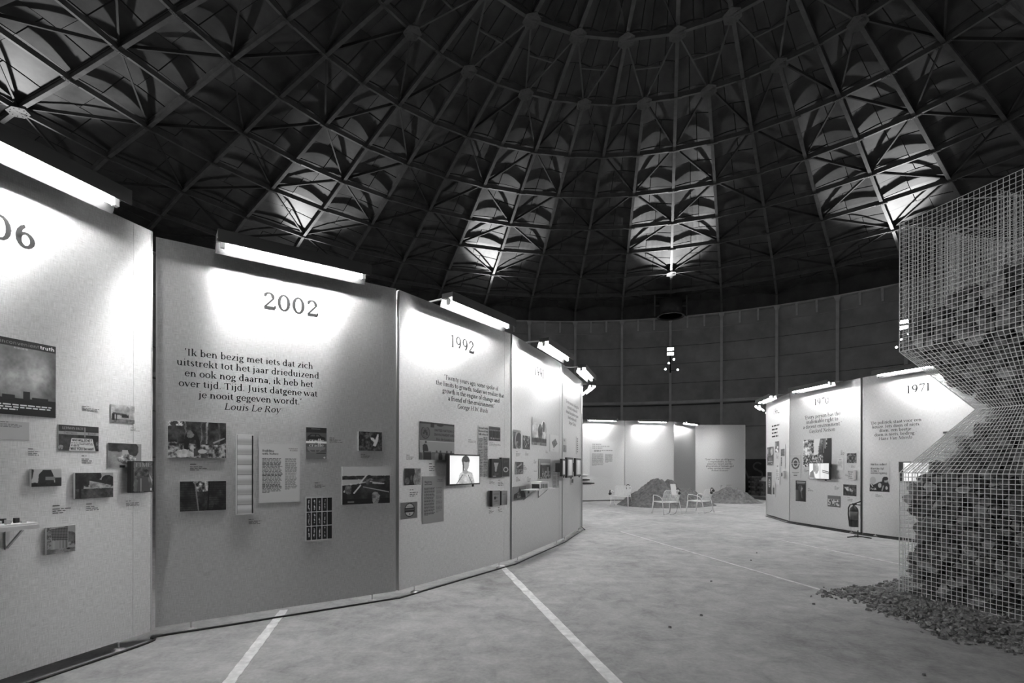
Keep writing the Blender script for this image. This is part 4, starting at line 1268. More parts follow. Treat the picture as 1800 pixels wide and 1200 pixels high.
GOBJ = 0
def print_thing(key, box, painter, name, label, cat, thick=.004, off=.0, group=None, mat='print', edge=.80, res=1.0, frame=0.0):
    """box = (x0, x1, y_top, y_bottom) in photo pixels along the left edge (or the right edge when x0 < 0)"""
    global GOBJ
    GOBJ += 1
    P = PAN[key]
    x0, x1, yt, yb = box
    xr = x1 if x0 < 0 else x0
    u0, u1 = pan_uv(P, x0, yt)[0], pan_uv(P, x1, yt)[0]
    v1, v0 = pan_uv(P, xr, yt)[1], pan_uv(P, xr, yb)[1]
    w, h = u1 - u0, v1 - v0
    nx = int(np.clip((x1 - x0) * 1.8 * res, 16, 200)); ny = int(np.clip((yb - yt) * 1.8 * res, 16, 230))
    if w > h * 1.0 and nx < ny: nx = ny
    img = raster_face(painter, w, h, nx, ny, GOBJ * 13 + 5)
    yf, yb_ = -(.0045 + off + thick), -(.0045 + off)
    xs, zs = np.linspace(0, w, nx + 1), np.linspace(h, 0, ny + 1)
    vx, vz = np.meshgrid(xs, zs)
    verts = np.stack([vx, np.full_like(vx, yf), vz], -1).reshape(-1, 3)
    ii, jj = np.meshgrid(np.arange(nx), np.arange(ny))
    a = (jj * (nx + 1) + ii).ravel()
    faces = np.stack([a, a + nx + 1, a + nx + 2, a + 1], 1)
    nv = len(verts)
    back = np.array([(0, yf, 0), (w, yf, 0), (w, yf, h), (0, yf, h), (0, yb_, 0), (w, yb_, 0), (w, yb_, h), (0, yb_, h)], float)
    sides = [(0, 4, 5, 1), (1, 5, 6, 2), (2, 6, 7, 3), (3, 7, 4, 0), (4, 7, 6, 5)]
    me = bpy.data.meshes.new(name)
    me.from_pydata(np.vstack([verts, back]).tolist(), [], faces.tolist() + [tuple(nv + i for i in q) for q in sides])
    ink = np.concatenate([img.ravel(), np.full(5, s2l(np.array(edge)).item())])
    at = me.attributes.new('ink', 'FLOAT', 'FACE')
    at.data.foreach_set('value', ink.astype(np.float32))
    me.materials.append(MAT[mat])
    me.update()
    o = bpy.data.objects.new(name, me)
    col.objects.link(o)
    o.matrix_world = P.mw @ Matrix.Translation((u0, 0, v0))
    tag(o, label, cat, group)
    return o, P, (u0, u1, v0, v1), yf

def screen_thing(key, box, painter, label, depth=.10, bezel=.018, nm='video_screen', cat='screen', mat='screen', ox=0.0):
    """flat monitor standing off the board on a wall mount"""
    global GOBJ
    GOBJ += 1
    P = PAN[key]
    x0, x1, yt, yb = box
    d0 = PAN[key].o
    # front face stands `depth` in front of the board: intersect with the moved plane
    Q = Panel(); Q.o, Q.n, Q.t = P.o + P.n * depth, P.n, P.t
    u0, v1 = pan_uv(Q, x0, yt); u1 = pan_uv(Q, x1, yt)[0]; v0 = pan_uv(Q, x0, yb)[1]
    w, h = u1 - u0, v1 - v0
    root = thing(nm, label, cat, P.mw @ Matrix.Translation((u0, 0, v0)))
    m = MB(); m.box(0, w, -depth, -depth + .045, 0, h); cs = m.build('casing', 'black', root)
    m = MB(); m.box(w * .3, w * .7, -depth + .045, -.002, h * .25, h * .75); m.build('wall_mount', 'black', root)
    m = MB(); m.box(w * .78, w * .82, -depth + .01, -depth + .03, -.03, 0); m.build('receiver', 'black', cs)
    nx = int(np.clip((x1 - x0) * 1.8, 14, 120)); ny = int(np.clip((yb - yt) * 1.8, 14, 120))
    img = raster_face(painter, w, h, nx, ny, GOBJ * 13 + 5)
    m = MB()
    xs, zs = np.linspace(bezel, w - bezel, nx + 1), np.linspace(h - bezel, bezel, ny + 1)
    for z in zs:
        for x in xs: m.v.append((x, -depth - .002, z))
    for j in range(ny):
        for i in range(nx):
            a = j * (nx + 1) + i
            m.f.append((a, a + nx + 1, a + nx + 2, a + 1))
    o = m.build('lit_picture', mat, cs)
    at = o.data.attributes.new('ink', 'FLOAT', 'FACE')
    at.data.foreach_set('value', img.ravel().astype(np.float32))
    return root

PH, PO, BK = 'photo', 'poster', 'book'
PR = [
 # panel, box, painter, name, label, category, thickness
 ('A', (-24, 97, 609.5, 734.5), pic_film, 'film_poster', 'large dark film poster with smoky sky and pale title lettering on the 2006 panel', PO, .003),
 ('A', (194, 235.5, 710, 741.5), pic_bus, 'photo_print', 'pale photo of a wrecked vehicle and bystanders below the bright glare', PH, .003),
 ('A', (101.7, 172.2, 745.7, 791.3), pic_lehman, 'photo_print', 'photo of a protest placard reading Will YOU be next', PH, .003),
 ('A', (188.8, 247.4, 778, 821.7), pic_smoke, 'photo_print', 'photo of dark smoke over a tower, partly behind the framed magazine', PH, .003),
 ('A', (51, 103.8, 824, 855.4), pic_dark_building, 'mounted_photo', 'small mounted photo of a dark corner building against a pale sky', PH, .022),
 ('A', (128, 195, 831, 876.8), pic_school, 'mounted_photo', 'mounted photo of a low school building behind trees', PH, .022),
 ('A', (78, 128.3, 927, 974.8), pic_greenhouse, 'mounted_photo', 'mounted photo of a louvred building, lowest on the 2006 panel', PH, .022),
 ('B', (295, 397, 739.3, 804), pic_stones, 'mounted_photo', 'mounted photo of a man bending over a heap of stones', PH, .014),
 ('B', (316, 397, 846, 898.7), pic_gap, 'mounted_photo', 'mounted photo of a narrow gap between two brick walls', PH, .014),
 ('B', (414, 445, 763, 904.3), pic_scroll, 'folded_paper_box', 'tall narrow white box frame with a folded paper strip', 'box frame', .035),
 ('B', (455, 527, 779.3, 883.7), pic_sheet(['Building', 'with Nature'], ['Bouwen met', 'de natuur']), 'text_sheet', 'white text sheet headed Building with Nature', PO, .003),
 ('B', (537.7, 573.7, 750.7, 806), pic_cradle, 'book_cover_print', 'grey book cover print with the mirrored word cradle', PO, .003),
 ('B', (629, 670.3, 758, 791.7), pic_bird, 'mounted_photo', 'small mounted photo of a pale white shape on dark ground', PH, .018),
 ('B', (600.5, 684, 820, 886.7), pic_aerial, 'mounted_photo', 'mounted photo of a flat landscape with concrete beams', PH, .018),
 ('B', (536.7, 583.7, 874, 950.7), pic_grid, 'photo_grid_print', 'print of fifteen narrow black frames in a white grid', PO, .012),
 ('C', (737, 798, 740, 807.5), pic_un, 'photo_print', 'photo of a conference speaker under a United Nations banner', PH, .003),
 ('C', (710, 738.8, 823, 852.8), pic_dark, 'photo_print', 'small dark photo of people in a dim room', PH, .003),
 ('C', (703.7, 732.8, 883.5, 913), pic_badge, 'photo_print', 'photo of an oval badge with a black band', PH, .003),
 ('C', (742, 779.5, 837, 921), pic_sheet(['Skepticism', 'and Denial'], ['Skepticisme', 'en ontkenning'], .66), 'text_sheet', 'light grey text sheet headed Skepticism and Denial', PO, .003),
 ('C', (840, 857, 747, 838.7), pic_news, 'newspaper_clipping', 'long newspaper clipping in two columns beside the video screen', 'clipping', .003),
 ('C', (858.7, 878.8, 749, 774), pic_group, 'photo_print', 'photo of a row of standing dignitaries', PH, .003),
 ('D', (901.8, 915, 754.5, 788), pic_car_art, 'photo_print', 'photo with a pale ring shape on the 1991 panel', PH, .003),
 ('D', (919, 931, 764.7, 789), pic_street, 'photo_print', 'high contrast photo of a street on the 1991 panel', PH, .003),
 ('D', (934.8, 960, 732.3, 781), pic_fire, 'photo_print', 'tall photo of smoke plumes and a fire, largest on the 1991 panel', PH, .003),
 ('D', (966, 981.7, 763, 792.8), pic_plan, 'photo_print', 'white sheet with a dark diamond shaped plan', PO, .003),
 ('D', (905.8, 918.5, 811.5, 833), pic_machine, 'photo_print', 'small photo of a tank-like machine', PH, .01),
 ('D', (947, 966, 806, 841.8), pic_city, 'mounted_photo', 'mounted photo of a city gate and crowd', PH, .016),
 ('D', (900.9, 922.5, 855.5, 879.8), pic_ruin, 'photo_print', 'photo of ruined roofs, lowest on the 1991 panel', PH, .012),
 ('D', (926.5, 930.5, 857, 871.5), pic_slip, 'paper_slip', 'tiny white slip with a dark square beside the model shelf', PO, .004),
 ('D', (971, 982, 828, 858), pic_two_cols, 'text_sheet', 'grey two column text sheet above the model shelf', PO, .003),
 ('E', (989.5, 995, 769, 794), pic_E1, 'photo_print', 'small pale print above the three video boxes', PH, .004),
 ('E', (1012.6, 1016.4, 767, 798), pic_E2, 'paper_strip', 'narrow white strip with a row of dark marks', PO, .004),
 ('E', (1003, 1008, 840, 852), pic_slip, 'paper_slip', 'small white slip under the middle video box', PO, .004),
 ('P1', (1038, 1079.7, 775.6, 836.4), pic_big_sheet, 'text_sheet', 'large white text sheet on the far panel behind the empty chair', PO, .004),
 ('R1', (1349, 1360, 786, 817.5), pic_poster_a, 'small_poster', 'dark magazine poster on the narrow panel', PO, .004),
 ('R1', (1363, 1369.7, 776, 795), pic_poster_b, 'small_poster', 'small poster with a white swoosh on the narrow panel', PO, .004),
 ('R1', (1372, 1380.8, 781.6, 820.7), pic_pair, 'photo_sheet', 'white sheet with two photos on the narrow panel', PO, .004),
 ('R1', (1364, 1371, 814, 850.8), pic_letter, 'text_sheet', 'tall white text sheet on the narrow panel', PO, .004),
 ('R1', (1350, 1356.9, 829.4, 867.6), pic_darkbook, 'book_cover_print', 'dark grey cover with a pale round emblem on the narrow panel', PO, .012),
 ('R1', (1358, 1363.3, 847.7, 872.6), pic_card, 'photo_card', 'white card with a dark picture, lowest on the narrow panel', PO, .004),
 ('R2', (1390, 1408, 800, 839), pic_ring, 'ring_poster', 'pale poster with a dark double ring emblem', PO, .003),
 ('R2', (1412, 1462, 773, 820.7), pic_crowd, 'photo_print', 'large photo of a crowd filling a city street', PH, .003),
 ('R2', (1472, 1483.6, 805, 826), pic_letter, 'letter_sheet', 'small white typed letter on the 1970 panel', PO, .003),
 ('R2', (1489, 1506, 796.4, 813.7), pic_crowd2, 'photo_print', 'dim photo of figures outdoors, uppermost right on the 1970 panel', PH, .003),
 ('R2', (1399, 1416.9, 844.2, 880), pic_portrait, 'small_poster', 'black magazine cover with a white header bar', PO, .003),
 ('R2', (1482.8, 1506, 851, 870.3), pic_flood, 'photo_print', 'high contrast dark photo above the fire extinguisher', PH, .003),
 ('R2', (1455.4, 1477.4, 870, 889.5), pic_town, 'photo_print', 'photo of a white town, lowest on the 1970 panel', PH, .008),
 ('R3', (1656, 1730, 757, 806), pic_juister, 'text_sheet', 'pale sheet with a dark photo seen through the lower funnel mesh', PO, .003),
 ('R3', (1529, 1564, 811, 863), pic_campaign, 'campaign_poster', 'white campaign poster with two men in black', PO, .003),
]
for (k, box, pt, nm, lab, cat, th) in PR:
    print_thing(k, box, pt, nm, lab, cat, th)
# books and framed magazine standing off the board
def book_thing(key, box, painter, label, depth, spine=.15, edge=.8, off=.0):
    o, P, (u0, u1, v0, v1), yf = print_thing(key, box, painter, 'book', label, BK, depth, off, edge=edge)
    w, h = u1 - u0, v1 - v0
    m = MB(); m.box(-.004, 0.0, -(.0045 + off + depth), -.0045 - off, .0, h); m.build('spine', 'black', o)
    return o
book_thing('A', (223, 261.6, 810, 865.7), pic_time, 'framed magazine with a black border hung over the smoke photo', .05, off=.006)
book_thing('C', (860, 876, 806, 839), pic_book(0), 'dark book with a white figure, upper pair on the 1992 panel', .045)
book_thing('C', (877.5, 891.3, 804, 838), pic_book(1), 'dark book with a pale ring, upper pair on the 1992 panel', .045)
book_thing('C', (860.5, 874, 862, 890), pic_book(2), 'pale book with large letters, lower pair on the 1992 panel', .05)
book_thing('C', (877, 887, 862.5, 887.5), pic_book(3), 'plain grey book, lower pair on the 1992 panel', .045)
book_thing('R1', (1376, 1380, 827, 839), pic_card, 'white book with a black spine on the narrow panel', .05)
book_thing('R2', (1494.5, 1505, 826, 843), pic_book(4), 'white paperback with bold black lettering on the 1970 panel', .05)

screen_thing('C', (789, 843.7, 797.5, 853.3), pic_woman, 'wall-mounted video screen showing a woman at two microphones', .13)
screen_thing('R2', (1421.8, 1458, 813, 841.7), pic_speaker, 'wall-mounted video screen showing a man in a suit', .14)
screen_thing('R3', (1579.7, 1634, 811.4, 847), pic_window, 'wall-mounted video screen partly behind the cage', .10)
for i, (b, lb) in enumerate((((988.5, 994, 806, 837), 'small dark video box nearest the 1991 panel'), ((997, 1007.6, 803.5, 839.5), 'middle of the three small dark video boxes'), ((1012, 1021.5, 805, 837), 'small dark video box at the far end of its panel'))):
    screen_thing('E', b, pic_box, lb, .16, .02, 'video_box', 'screen')

# pale vinyl caption ground on panel A
P = PAN['A']
ua, va = pan_uv(P, -25, 737); ub, vb = pan_uv(P, 51, 774)
flat_quads([[(ua, vb), (ub, vb), (ub, va), (ua, va)]], 'caption_ground', 'greyvinyl', P.root, -.0022)

# shelves with little models
def shelf(key, px0, px1, py, depth, label, items, thick=.022, name='wall_shelf'):
    P = PAN[key]
    Q = Panel(); Q.o, Q.n, Q.t = P.o + P.n * depth, P.n, P.t
    u0, z = pan_uv(Q, px0, py); u1 = pan_uv(Q, px1, py)[0]
    root = thing(name, label, 'shelf', P.mw @ Matrix.Translation((u0, 0, z)))
    w = u1 - u0
    m = MB(); m.box(0, w, -depth, -.004, -thick, 0); m.build('shelf_board', 'white', root)
    for x in (w * .15, w * .85):
        m = MB(); m.box(x - .01, x + .01, -.016, -.004, -.18, -thick); m.bar((x, -.012, -.17), (x, -depth * .7, -thick), .012); m.build('shelf_bracket', 'alu', root)
    return P, u0, u1, z
P, u0, u1, z = shelf('A', -40, 70, 931, .26, 'white wall shelf carrying a small building model on the 2006 panel', None, .03)
md = thing('architecture_model', 'white building model with small blocks on the shelf', 'model', P.mw @ Matrix.Translation((u1 - .50, -.24, z + .001)))
m = MB(); m.box(0, .50, 0, .20, 0, .012); m.build('model_base', 'white', md)
m = MB(); m.box(.02, .27, .08, .19, .012, .135); m.build('model_block', 'paper', md)
for x in (.05, .12, .19):
    m = MB(); m.box(x, x + .04, .076, .08, .04, .085); m.build('model_window', 'acryl', md)
for i, x in enumerate((.04, .10, .16, .21)):
    m = MB(); m.box(x, x + .035, .02, .06, .012, .05); m.build('model_house', 'acryl', md)
r = random.Random(3)
for i in range(14):
    x, y = r.uniform(.30, .46), r.uniform(.03, .17)
    m = MB(); m.box(x - .012, x + .012, y - .012, y + .012, .012, .012 + r.uniform(.012, .035)); m.build('model_tree', 'black' if i % 2 else 'acryl', md)
P, u0, u1, z = shelf('D', 942, 976.5, 861, .28, 'thin white shelf with a small house model on the 1991 panel', None, .015)
md = thing('house_model', 'small white house model with window openings on the thin shelf', 'model', P.mw @ Matrix.Translation((u0 + (u1 - u0) * .30, -.25, z + .001)))
w = (u1 - u0) * .38
m = MB(); m.box(0, w, 0, .16, .0, .012); m.build('model_base', 'white', md)
for x in np.linspace(0, w - .03, 5):
    m = MB(); m.box(x, x + .03, 0, .02, .012, .085); m.build('model_pier', 'white', md)
m = MB(); m.box(.0, w, .03, .16, .012, .085); m.build('model_wall', 'shrink', md)
m = MB(); m.box(-.01, w + .01, -.01, .17, .085, .125); m.build('model_roof', 'white', md)
for i, py in enumerate((833.5, 841.5, 847.5)):
    P = PAN['F']
    k = 12.95 / 1.0
    zz = EYE - (py - YH) * 12.95 / F_PX
    ob = thing('wall_shelf', ['upper white shelf at the far panel corner', 'middle dark shelf at the far panel corner', 'lowest dark shelf at the far panel corner'][i], 'shelf', P.mw @ Matrix.Translation((.2, 0, zz)), 'shelves at the panel corner')
    d = (.20, .22, .34)[i]
    m = MB(); m.box(0, .5, -d, -.004, -.03, 0); m.build('shelf_board', 'white' if i == 0 else 'black', ob)
    m = MB(); m.box(.05, .08, -d * .8, -.004, -.06, -.03); m.build('shelf_bracket', 'alu', ob)

# ------------------------------------------------------------------ cables and dark gap strips at the panel feet
def cable(pts, r, name, label, cat='cable', z=None):
    m = MB()
    P3 = [Vector(p) for p in pts]
    sm = []
    for i in range(len(P3) - 1):
        p0, p1, p2, p3 = P3[max(0, i - 1)], P3[i], P3[i + 1], P3[min(len(P3) - 1, i + 2)]
        for s in range(6):
            t = s / 6
            sm.append(.5 * ((2 * p1) + (p2 - p0) * t + (2 * p0 - 5 * p1 + 4 * p2 - p3) * t * t + (3 * p1 - p0 - 3 * p2 + p3) * t ** 3))
    sm.append(P3[-1])
    m.tube(sm, r, 7)
    return tag(m.build(name, 'rubber', None, True), label, cat)
pts = []
for k in 'ABCDEF':
    P = PAN[k]
    for f in ((.0, .25, .6, .97) if k != 'F' else (.0, .5)):
        q = P.o + P.t * P.w * f + P.n * .06
        pts.append((q.x, q.y, .010))
cable(pts, .010, 'power_cable', 'black power cable along the feet of the curved left row of panels')
pts = []
for k in ('R4', 'R3', 'R2', 'R1'):
    P = PAN[k]
    for f in (.99, .6, .1):
        q = P.o + P.t * P.w * f + P.n * .07
        pts.append((q.x, q.y, .011))
cable(pts, .011, 'power_cable', 'black power cable along the feet of the 1970 and 1971 panels')
strip = MB()
for k, f0, f1 in (('R2', .30, 1.0), ('R3', 0, 1.0), ('R4', 0, 1)):  # dark strips stand in for the shade in the gap below the boards
    P = PAN[k]
    a, b = P.o + P.t * (P.w * f0 + .01) - P.n * .03, P.o + P.t * (P.w * f1 - .01) - P.n * .03
    m = MB(); m.bar((a.x, a.y, .026), (b.x, b.y, .026), .02, .05)
    tag(m.build('gap_shade_strip', 'shrink'), 'dark strip for the shaded gap under the panel ' + P.desc, 'board')
q0, q1 = on_floor(1306, 874.5), on_floor(1352, 879.5)
m = MB(); m.bar((q0.x, q0.y, .06), (q1.x, q1.y, .06), .1, .12)
tag(m.build('floor_kerb', 'shrink'), 'low dark kerb between the far panel and the paving bricks', 'kerb')

# ------------------------------------------------------------------ wire mesh hourglass with rubble
C0 = Vector((4.55, 5.97, 0))
AV, BV = Vector((.29, -.957, 0)).normalized(), Vector((.957, .29, 0)).normalized()
S, HB, HP, INS = 1.8, 1.5, .71, .48
Z1, Z2, Z3, Z4 = HB, HB + HP, HB + 2 * HP, 2 * HB + 2 * HP
def cg(a, b, z): return C0 + AV * a + BV * b + Vector((0, 0, z))
cage = thing('wire_hourglass', 'tall hourglass shaped cage of square wire mesh on the floor', 'gabion cage', Matrix.Translation(cg(S / 2, S / 2, 0)))
cm = Matrix.Translation(-cg(S / 2, S / 2, 0))
def wire_panel(q, n, k, r=.0036):
    """q: 4 corners (p00, p10, p11, p01); n wires along the first direction, k along the second"""
    m = MB()
    q = [Vector(p) for p in q]
    nrm = (q[1] - q[0]).cross(q[3] - q[0]).normalized() * r
    for i in range(n + 1):
        t = i / n
        m.tube([cm @ q[0].lerp(q[1], t), cm @ q[3].lerp(q[2], t)], r, 4)
    for i in range(k + 1):
        t = i / k
        m.tube([cm @ (q[0].lerp(q[3], t) + nrm), cm @ (q[1].lerp(q[2], t) + nrm)], r * .85, 4)
    return m.build('mesh_panel', 'wire', cage)
sq = lambda i: [(i, i), (S - i, i), (S - i, S - i), (i, S - i)]
levels = [(0, 0), (Z1, 0), (Z2, INS), (Z3, 0), (Z4, 0)]
for li in range(4):
    (za, ia), (zb, ib) = levels[li], levels[li + 1]
    A, B = sq(ia), sq(ib)
    n = 36
    k = 30 if li in (0, 3) else 17
    for s in range(4):
        t = (s + 1) % 4
        wire_panel([cg(*A[s], za), cg(*A[t], za), cg(*B[t], zb), cg(*B[s], zb)], n, k)
    for s in range(4):
        m = MB(); m.tube([cm @ cg(*A[s], za), cm @ cg(*B[s], zb)], .0055, 6); m.build('corner_bar', 'wire', cage)
for z, i in levels:
    m = MB(); m.tube([cm @ cg(*p, z) for p in sq(i)], .005, 6, True); m.build('edge_hoop', 'wire', cage)
# inner partition and tie rods in the upper half
wire_panel([cg(.12, .42, Z3), cg(S - .1, .42, Z3), cg(S - .1, .42, Z4 - .02), cg(.12, .42, Z4 - .02)], 34, 30)
wire_panel([cg(.12, .42, Z3 + .1), cg(.12, S - .1, Z3 + .1), cg(.12, S - .1, Z4 - .05), cg(.12, .42, Z4 - .05)], 28, 28)
wire_panel([cg(.9, .1, Z3 + .2), cg(.9, S - .1, Z3 + .2), cg(.9, S - .1, Z4 - .05), cg(.9, .1, Z4 - .05)], 34, 26)
for a, b, zz in ((.02, .5, Z4 - .04), (.62, 1.5, Z4 - .02), (1.2, .2, Z4 - .3), (.5, 1.3, Z4 - .4)):
    m = MB(); m.tube([cm @ cg(a, .0, zz), cm @ cg(b, S, zz - .02)], .006, 6); m.build('tie_rod', 'wire', cage)

# rubble: packed convex fragments cut by their neighbours' bisecting planes
def clip_poly(faces, nrm, d):
    out, cap = [], []
    for f in faces:
        g = []
        nfc = len(f)
        dist = [p[0] * nrm[0] + p[1] * nrm[1] + p[2] * nrm[2] - d for p in f]
        for i in range(nfc):
            a, b, da, db = f[i], f[(i + 1) % nfc], dist[i], dist[(i + 1) % nfc]
            if da <= 0: g.append(a)
            if (da < 0 < db) or (db < 0 < da):
                t = da / (da - db)
                c = (a[0] + (b[0] - a[0]) * t, a[1] + (b[1] - a[1]) * t, a[2] + (b[2] - a[2]) * t)
                g.append(c); cap.append(c)
        if len(g) >= 3: out.append(g)
    if len(cap) >= 3:
        c = [sum(p[i] for p in cap) / len(cap) for i in range(3)]
        ref = (1, 0, 0) if abs(nrm[0]) < .8 else (0, 1, 0)
        u = Vector(nrm).cross(Vector(ref)).normalized(); v = Vector(nrm).cross(u)
        ps = sorted(cap, key=lambda p: math.atan2((p[0] - c[0]) * v[0] + (p[1] - c[1]) * v[1] + (p[2] - c[2]) * v[2], (p[0] - c[0]) * u[0] + (p[1] - c[1]) * u[1] + (p[2] - c[2]) * u[2]))
        res = []
        for p in ps:
            if not res or max(abs(p[i] - res[-1][i]) for i in range(3)) > 1e-5: res.append(p)
        if len(res) >= 3: out.append(res)
    return out
def half(x): return x
def z_limit(a, b):
    d = math.hypot(a - S / 2, b - S / 2)
    return d
def inside(a, b, z):
    """is the point in the rubble fill"""
    e = min(a, b, S - a, S - b)
    if z < Z1:
        if e < .05 or a < .07 + .06 * math.sin(z * 9): return False
        return z < 2.25 - 1.15 * max(0, z_limit(a, b) - .34)
    if z < Z2:
        return e > INS * (z - Z1) / HP + .05 and z < 2.25 - 1.15 * max(0, z_limit(a, b) - .34)
    if z < Z3:
        return e > INS * (1 - (z - Z2) / HP) + .045
    return e > .05 and z < Z3 + .30 + .40 * min(1, max(0, (a + b) / 1.3)) - .2 * max(0, (a + b) / 1.3 - 1.4)
CSZ = (.125, .125, .08)
rg = random.Random(21)
seeds = {}
na, nb_, nz = int(S / CSZ[0]) + 1, int(S / CSZ[1]) + 1, int((Z3 + .8) / CSZ[2]) + 1
for i in range(-1, na + 1):
    for j in range(-1, nb_ + 1):
        for k in range(-1, nz + 1):
            off = .5 * (k % 2)
            seeds[i, j, k] = ((i + .5 + (off - .25) + rg.uniform(-.42, .42)) * CSZ[0], (j + .5 + rg.uniform(-.42, .42)) * CSZ[1], (k + .5 + rg.uniform(-.40, .40)) * CSZ[2])
frags = []
for (i, j, k), s in seeds.items():
    if not inside(*s): continue
    e = min(s[0], s[1])
    lim = 0 if s[2] < Z1 else (INS * (s[2] - Z1) / HP if s[2] < Z2 else (INS * (1 - (s[2] - Z2) / HP) if s[2] < Z3 else 0))
    topz = s[2] > Z3 - .05
    if not topz and min(s[0], s[1], S - s[0], S - s[1]) - lim > .42: continue
    if not topz and e - lim > .42 and min(S - s[0], S - s[1]) - lim > .2: continue
    # random brick-like block
    sz = (rg.uniform(.055, .125), rg.uniform(.045, .085), rg.uniform(.036, .068))
    M = Matrix.Rotation(rg.uniform(0, 6.28), 3, 'Z') @ Matrix.Rotation(rg.gauss(0, .7), 3, 'X') @ Matrix.Rotation(rg.gauss(0, .6), 3, 'Y')
    cor = [M @ Vector((x * sz[0], y * sz[1], z * sz[2])) for z in (-1, 1) for x, y in ((-1, -1), (1, -1), (1, 1), (-1, 1))]
    cor = [(c.x + s[0], c.y + s[1], c.z + s[2]) for c in cor]
    faces = [[cor[q] for q in f] for f in ((0, 3, 2, 1), (4, 5, 6, 7), (0, 1, 5, 4), (1, 2, 6, 5), (2, 3, 7, 6), (3, 0, 4, 7))]
    for di in (-1, 0, 1):
        for dj in (-1, 0, 1):
            for dk in (-2, -1, 0, 1, 2):
                if di == dj == dk == 0: continue
                t = seeds.get((i + di, j + dj, k + dk))
                if t is None: continue
                d = [t[q] - s[q] for q in range(3)]
                L = math.sqrt(sum(x * x for x in d))
                if L > .30 or L < 1e-4: continue
                nv = [x / L for x in d]
                faces = clip_poly(faces, nv, sum(nv[q] * (s[q] + d[q] * .5) for q in range(3)) - .004)
                if not faces: break
            if not faces: break
        if not faces: break
    if not faces: continue
    # keep inside the cage walls
    g = .018
    pl = [((-1, 0, 0), -g), ((0, -1, 0), -g), ((1, 0, 0), S - g), ((0, 1, 0), S - g), ((0, 0, -1), -.012)]
    for sg, z0 in ((1, Z1), (-1, Z3)):
        m_ = INS / HP
        L = math.hypot(1, m_)
        # e >= m*(z - Z1)  resp. e >= m*(Z3 - z)
        zz = 1 if sg > 0 else -1
        for ax, sgn, base in ((0, -1, 0), (1, -1, 0), (0, 1, S), (1, 1, S)):
            nv = [0, 0, 0]; nv[ax] = sgn / L; nv[2] = zz * m_ / L
            if (s[2] < Z2) == (sg > 0):
                pl.append((tuple(nv), ((sgn * base if sgn > 0 else 0) + zz * m_ * z0) / L - g))
    for nv, d in pl:
        faces = clip_poly(faces, nv, d)
        if not faces: break
    if not faces or len(faces) < 4: continue
    idx, vs, fs = {}, [], []
    for f in faces:
        q = []
        for p in f:
            key = (round(p[0], 4), round(p[1], 4), round(p[2], 4))
            if key not in idx:
                idx[key] = len(vs); vs.append(p)
            if idx[key] not in q: q.append(idx[key])
        if len(q) >= 3: fs.append(tuple(q))
    if len(fs) < 4: continue
    c = [sum(v[q] for v in vs) / len(vs) for q in range(3)]
    wv = [cg(*v) for v in vs]
    pr = [on_screen(p) for p in wv]
    area = (max(p[0] for p in pr) - min(p[0] for p in pr)) * (max(p[1] for p in pr) - min(p[1] for p in pr))
    if min(s[0], s[1]) - lim > .25 and not topz: area *= .15
    if min(p[0] for p in pr) > 1795: area = 0
    frags.append((area, wv, fs, rg.random()))
frags.sort(key=lambda f: -f[0])
LAB = {'brick1': 'dark broken brick packed', 'brick2': 'grey broken brick packed', 'brick3': 'pale stone fragment packed'}
NAME = {'brick1': 'broken_brick', 'brick2': 'broken_brick', 'brick3': 'stone_fragment'}
restf, restm = MB(), []
SEC = [(Z1, 'lower box'), (Z2, 'lower funnel'), (Z3, 'upper funnel'), (99, 'upper box')]
for i, (area, wv, fs, rv) in enumerate(frags):
    mt = 'brick3' if rv < .05 else ('brick2' if rv < .45 else 'brick1')
    if i < 300:
        c = sum(wv, Vector()) / len(wv)
        m = MB(); m.add([p - c for p in wv], fs)
        o = m.build(NAME[mt], mt)
        o.location = c
        sec = next(nm for zz, nm in SEC if c.z < zz)
        tag(o, LAB[mt] + ' in the ' + sec + ' of the wire hourglass', 'brick' if mt != 'brick3' else 'stone', {'brick1': 'dark bricks', 'brick2': 'grey bricks', 'brick3': 'pale stones'}[mt] + ' in the hourglass ' + sec)
    else:
        restf.add(wv, fs)
        restm += [('brick1', 'brick2', 'brick3').index(mt)] * len(fs)
o = restf.build('brick_rubble', 'brick1')
o.data.materials.append(MAT['brick2']); o.data.materials.append(MAT['brick3'])
o.data.polygons.foreach_set('material_index', restm)
tag(o, 'brick rubble packed deep inside the wire mesh hourglass', 'rubble', kind='stuff')

# gravel bed around the cage foot
def cage_dist(x, y):
    d = Vector((x, y, 0)) - C0
    a, b = d.dot(AV), d.dot(BV)
    dx, dy = max(-a, 0, a - S), max(-b, 0, b - S)
    return math.hypot(dx, dy), a, b
ng = 46
m = MB()
nrs = np.random.RandomState(4)
lo, hi = -.95, S + .95
for j in range(ng + 1):
    for i in range(ng + 1):
        a, b = lo + (hi - lo) * i / ng, lo + (hi - lo) * j / ng
        p = cg(a, b, 0)
        d = cage_dist(p.x, p.y)[0]
        edge = .62 + .16 * math.sin(a * 3.1 + b * 2.3) + .08 * math.sin(a * 9 + 2 * b)
        h = .10 * max(0, 1 - d / edge) ** .8 + nrs.uniform(-.008, .012) if d < edge else -.02
        m.v.append((p.x, p.y, h))
for j in range(ng):
    for i in range(ng):
        o = j * (ng + 1) + i
        q = (o, o + 1, o + ng + 2, o + ng + 1)
        if any(m.v[v][2] > -.019 for v in q): m.f.append(q)
bed = m
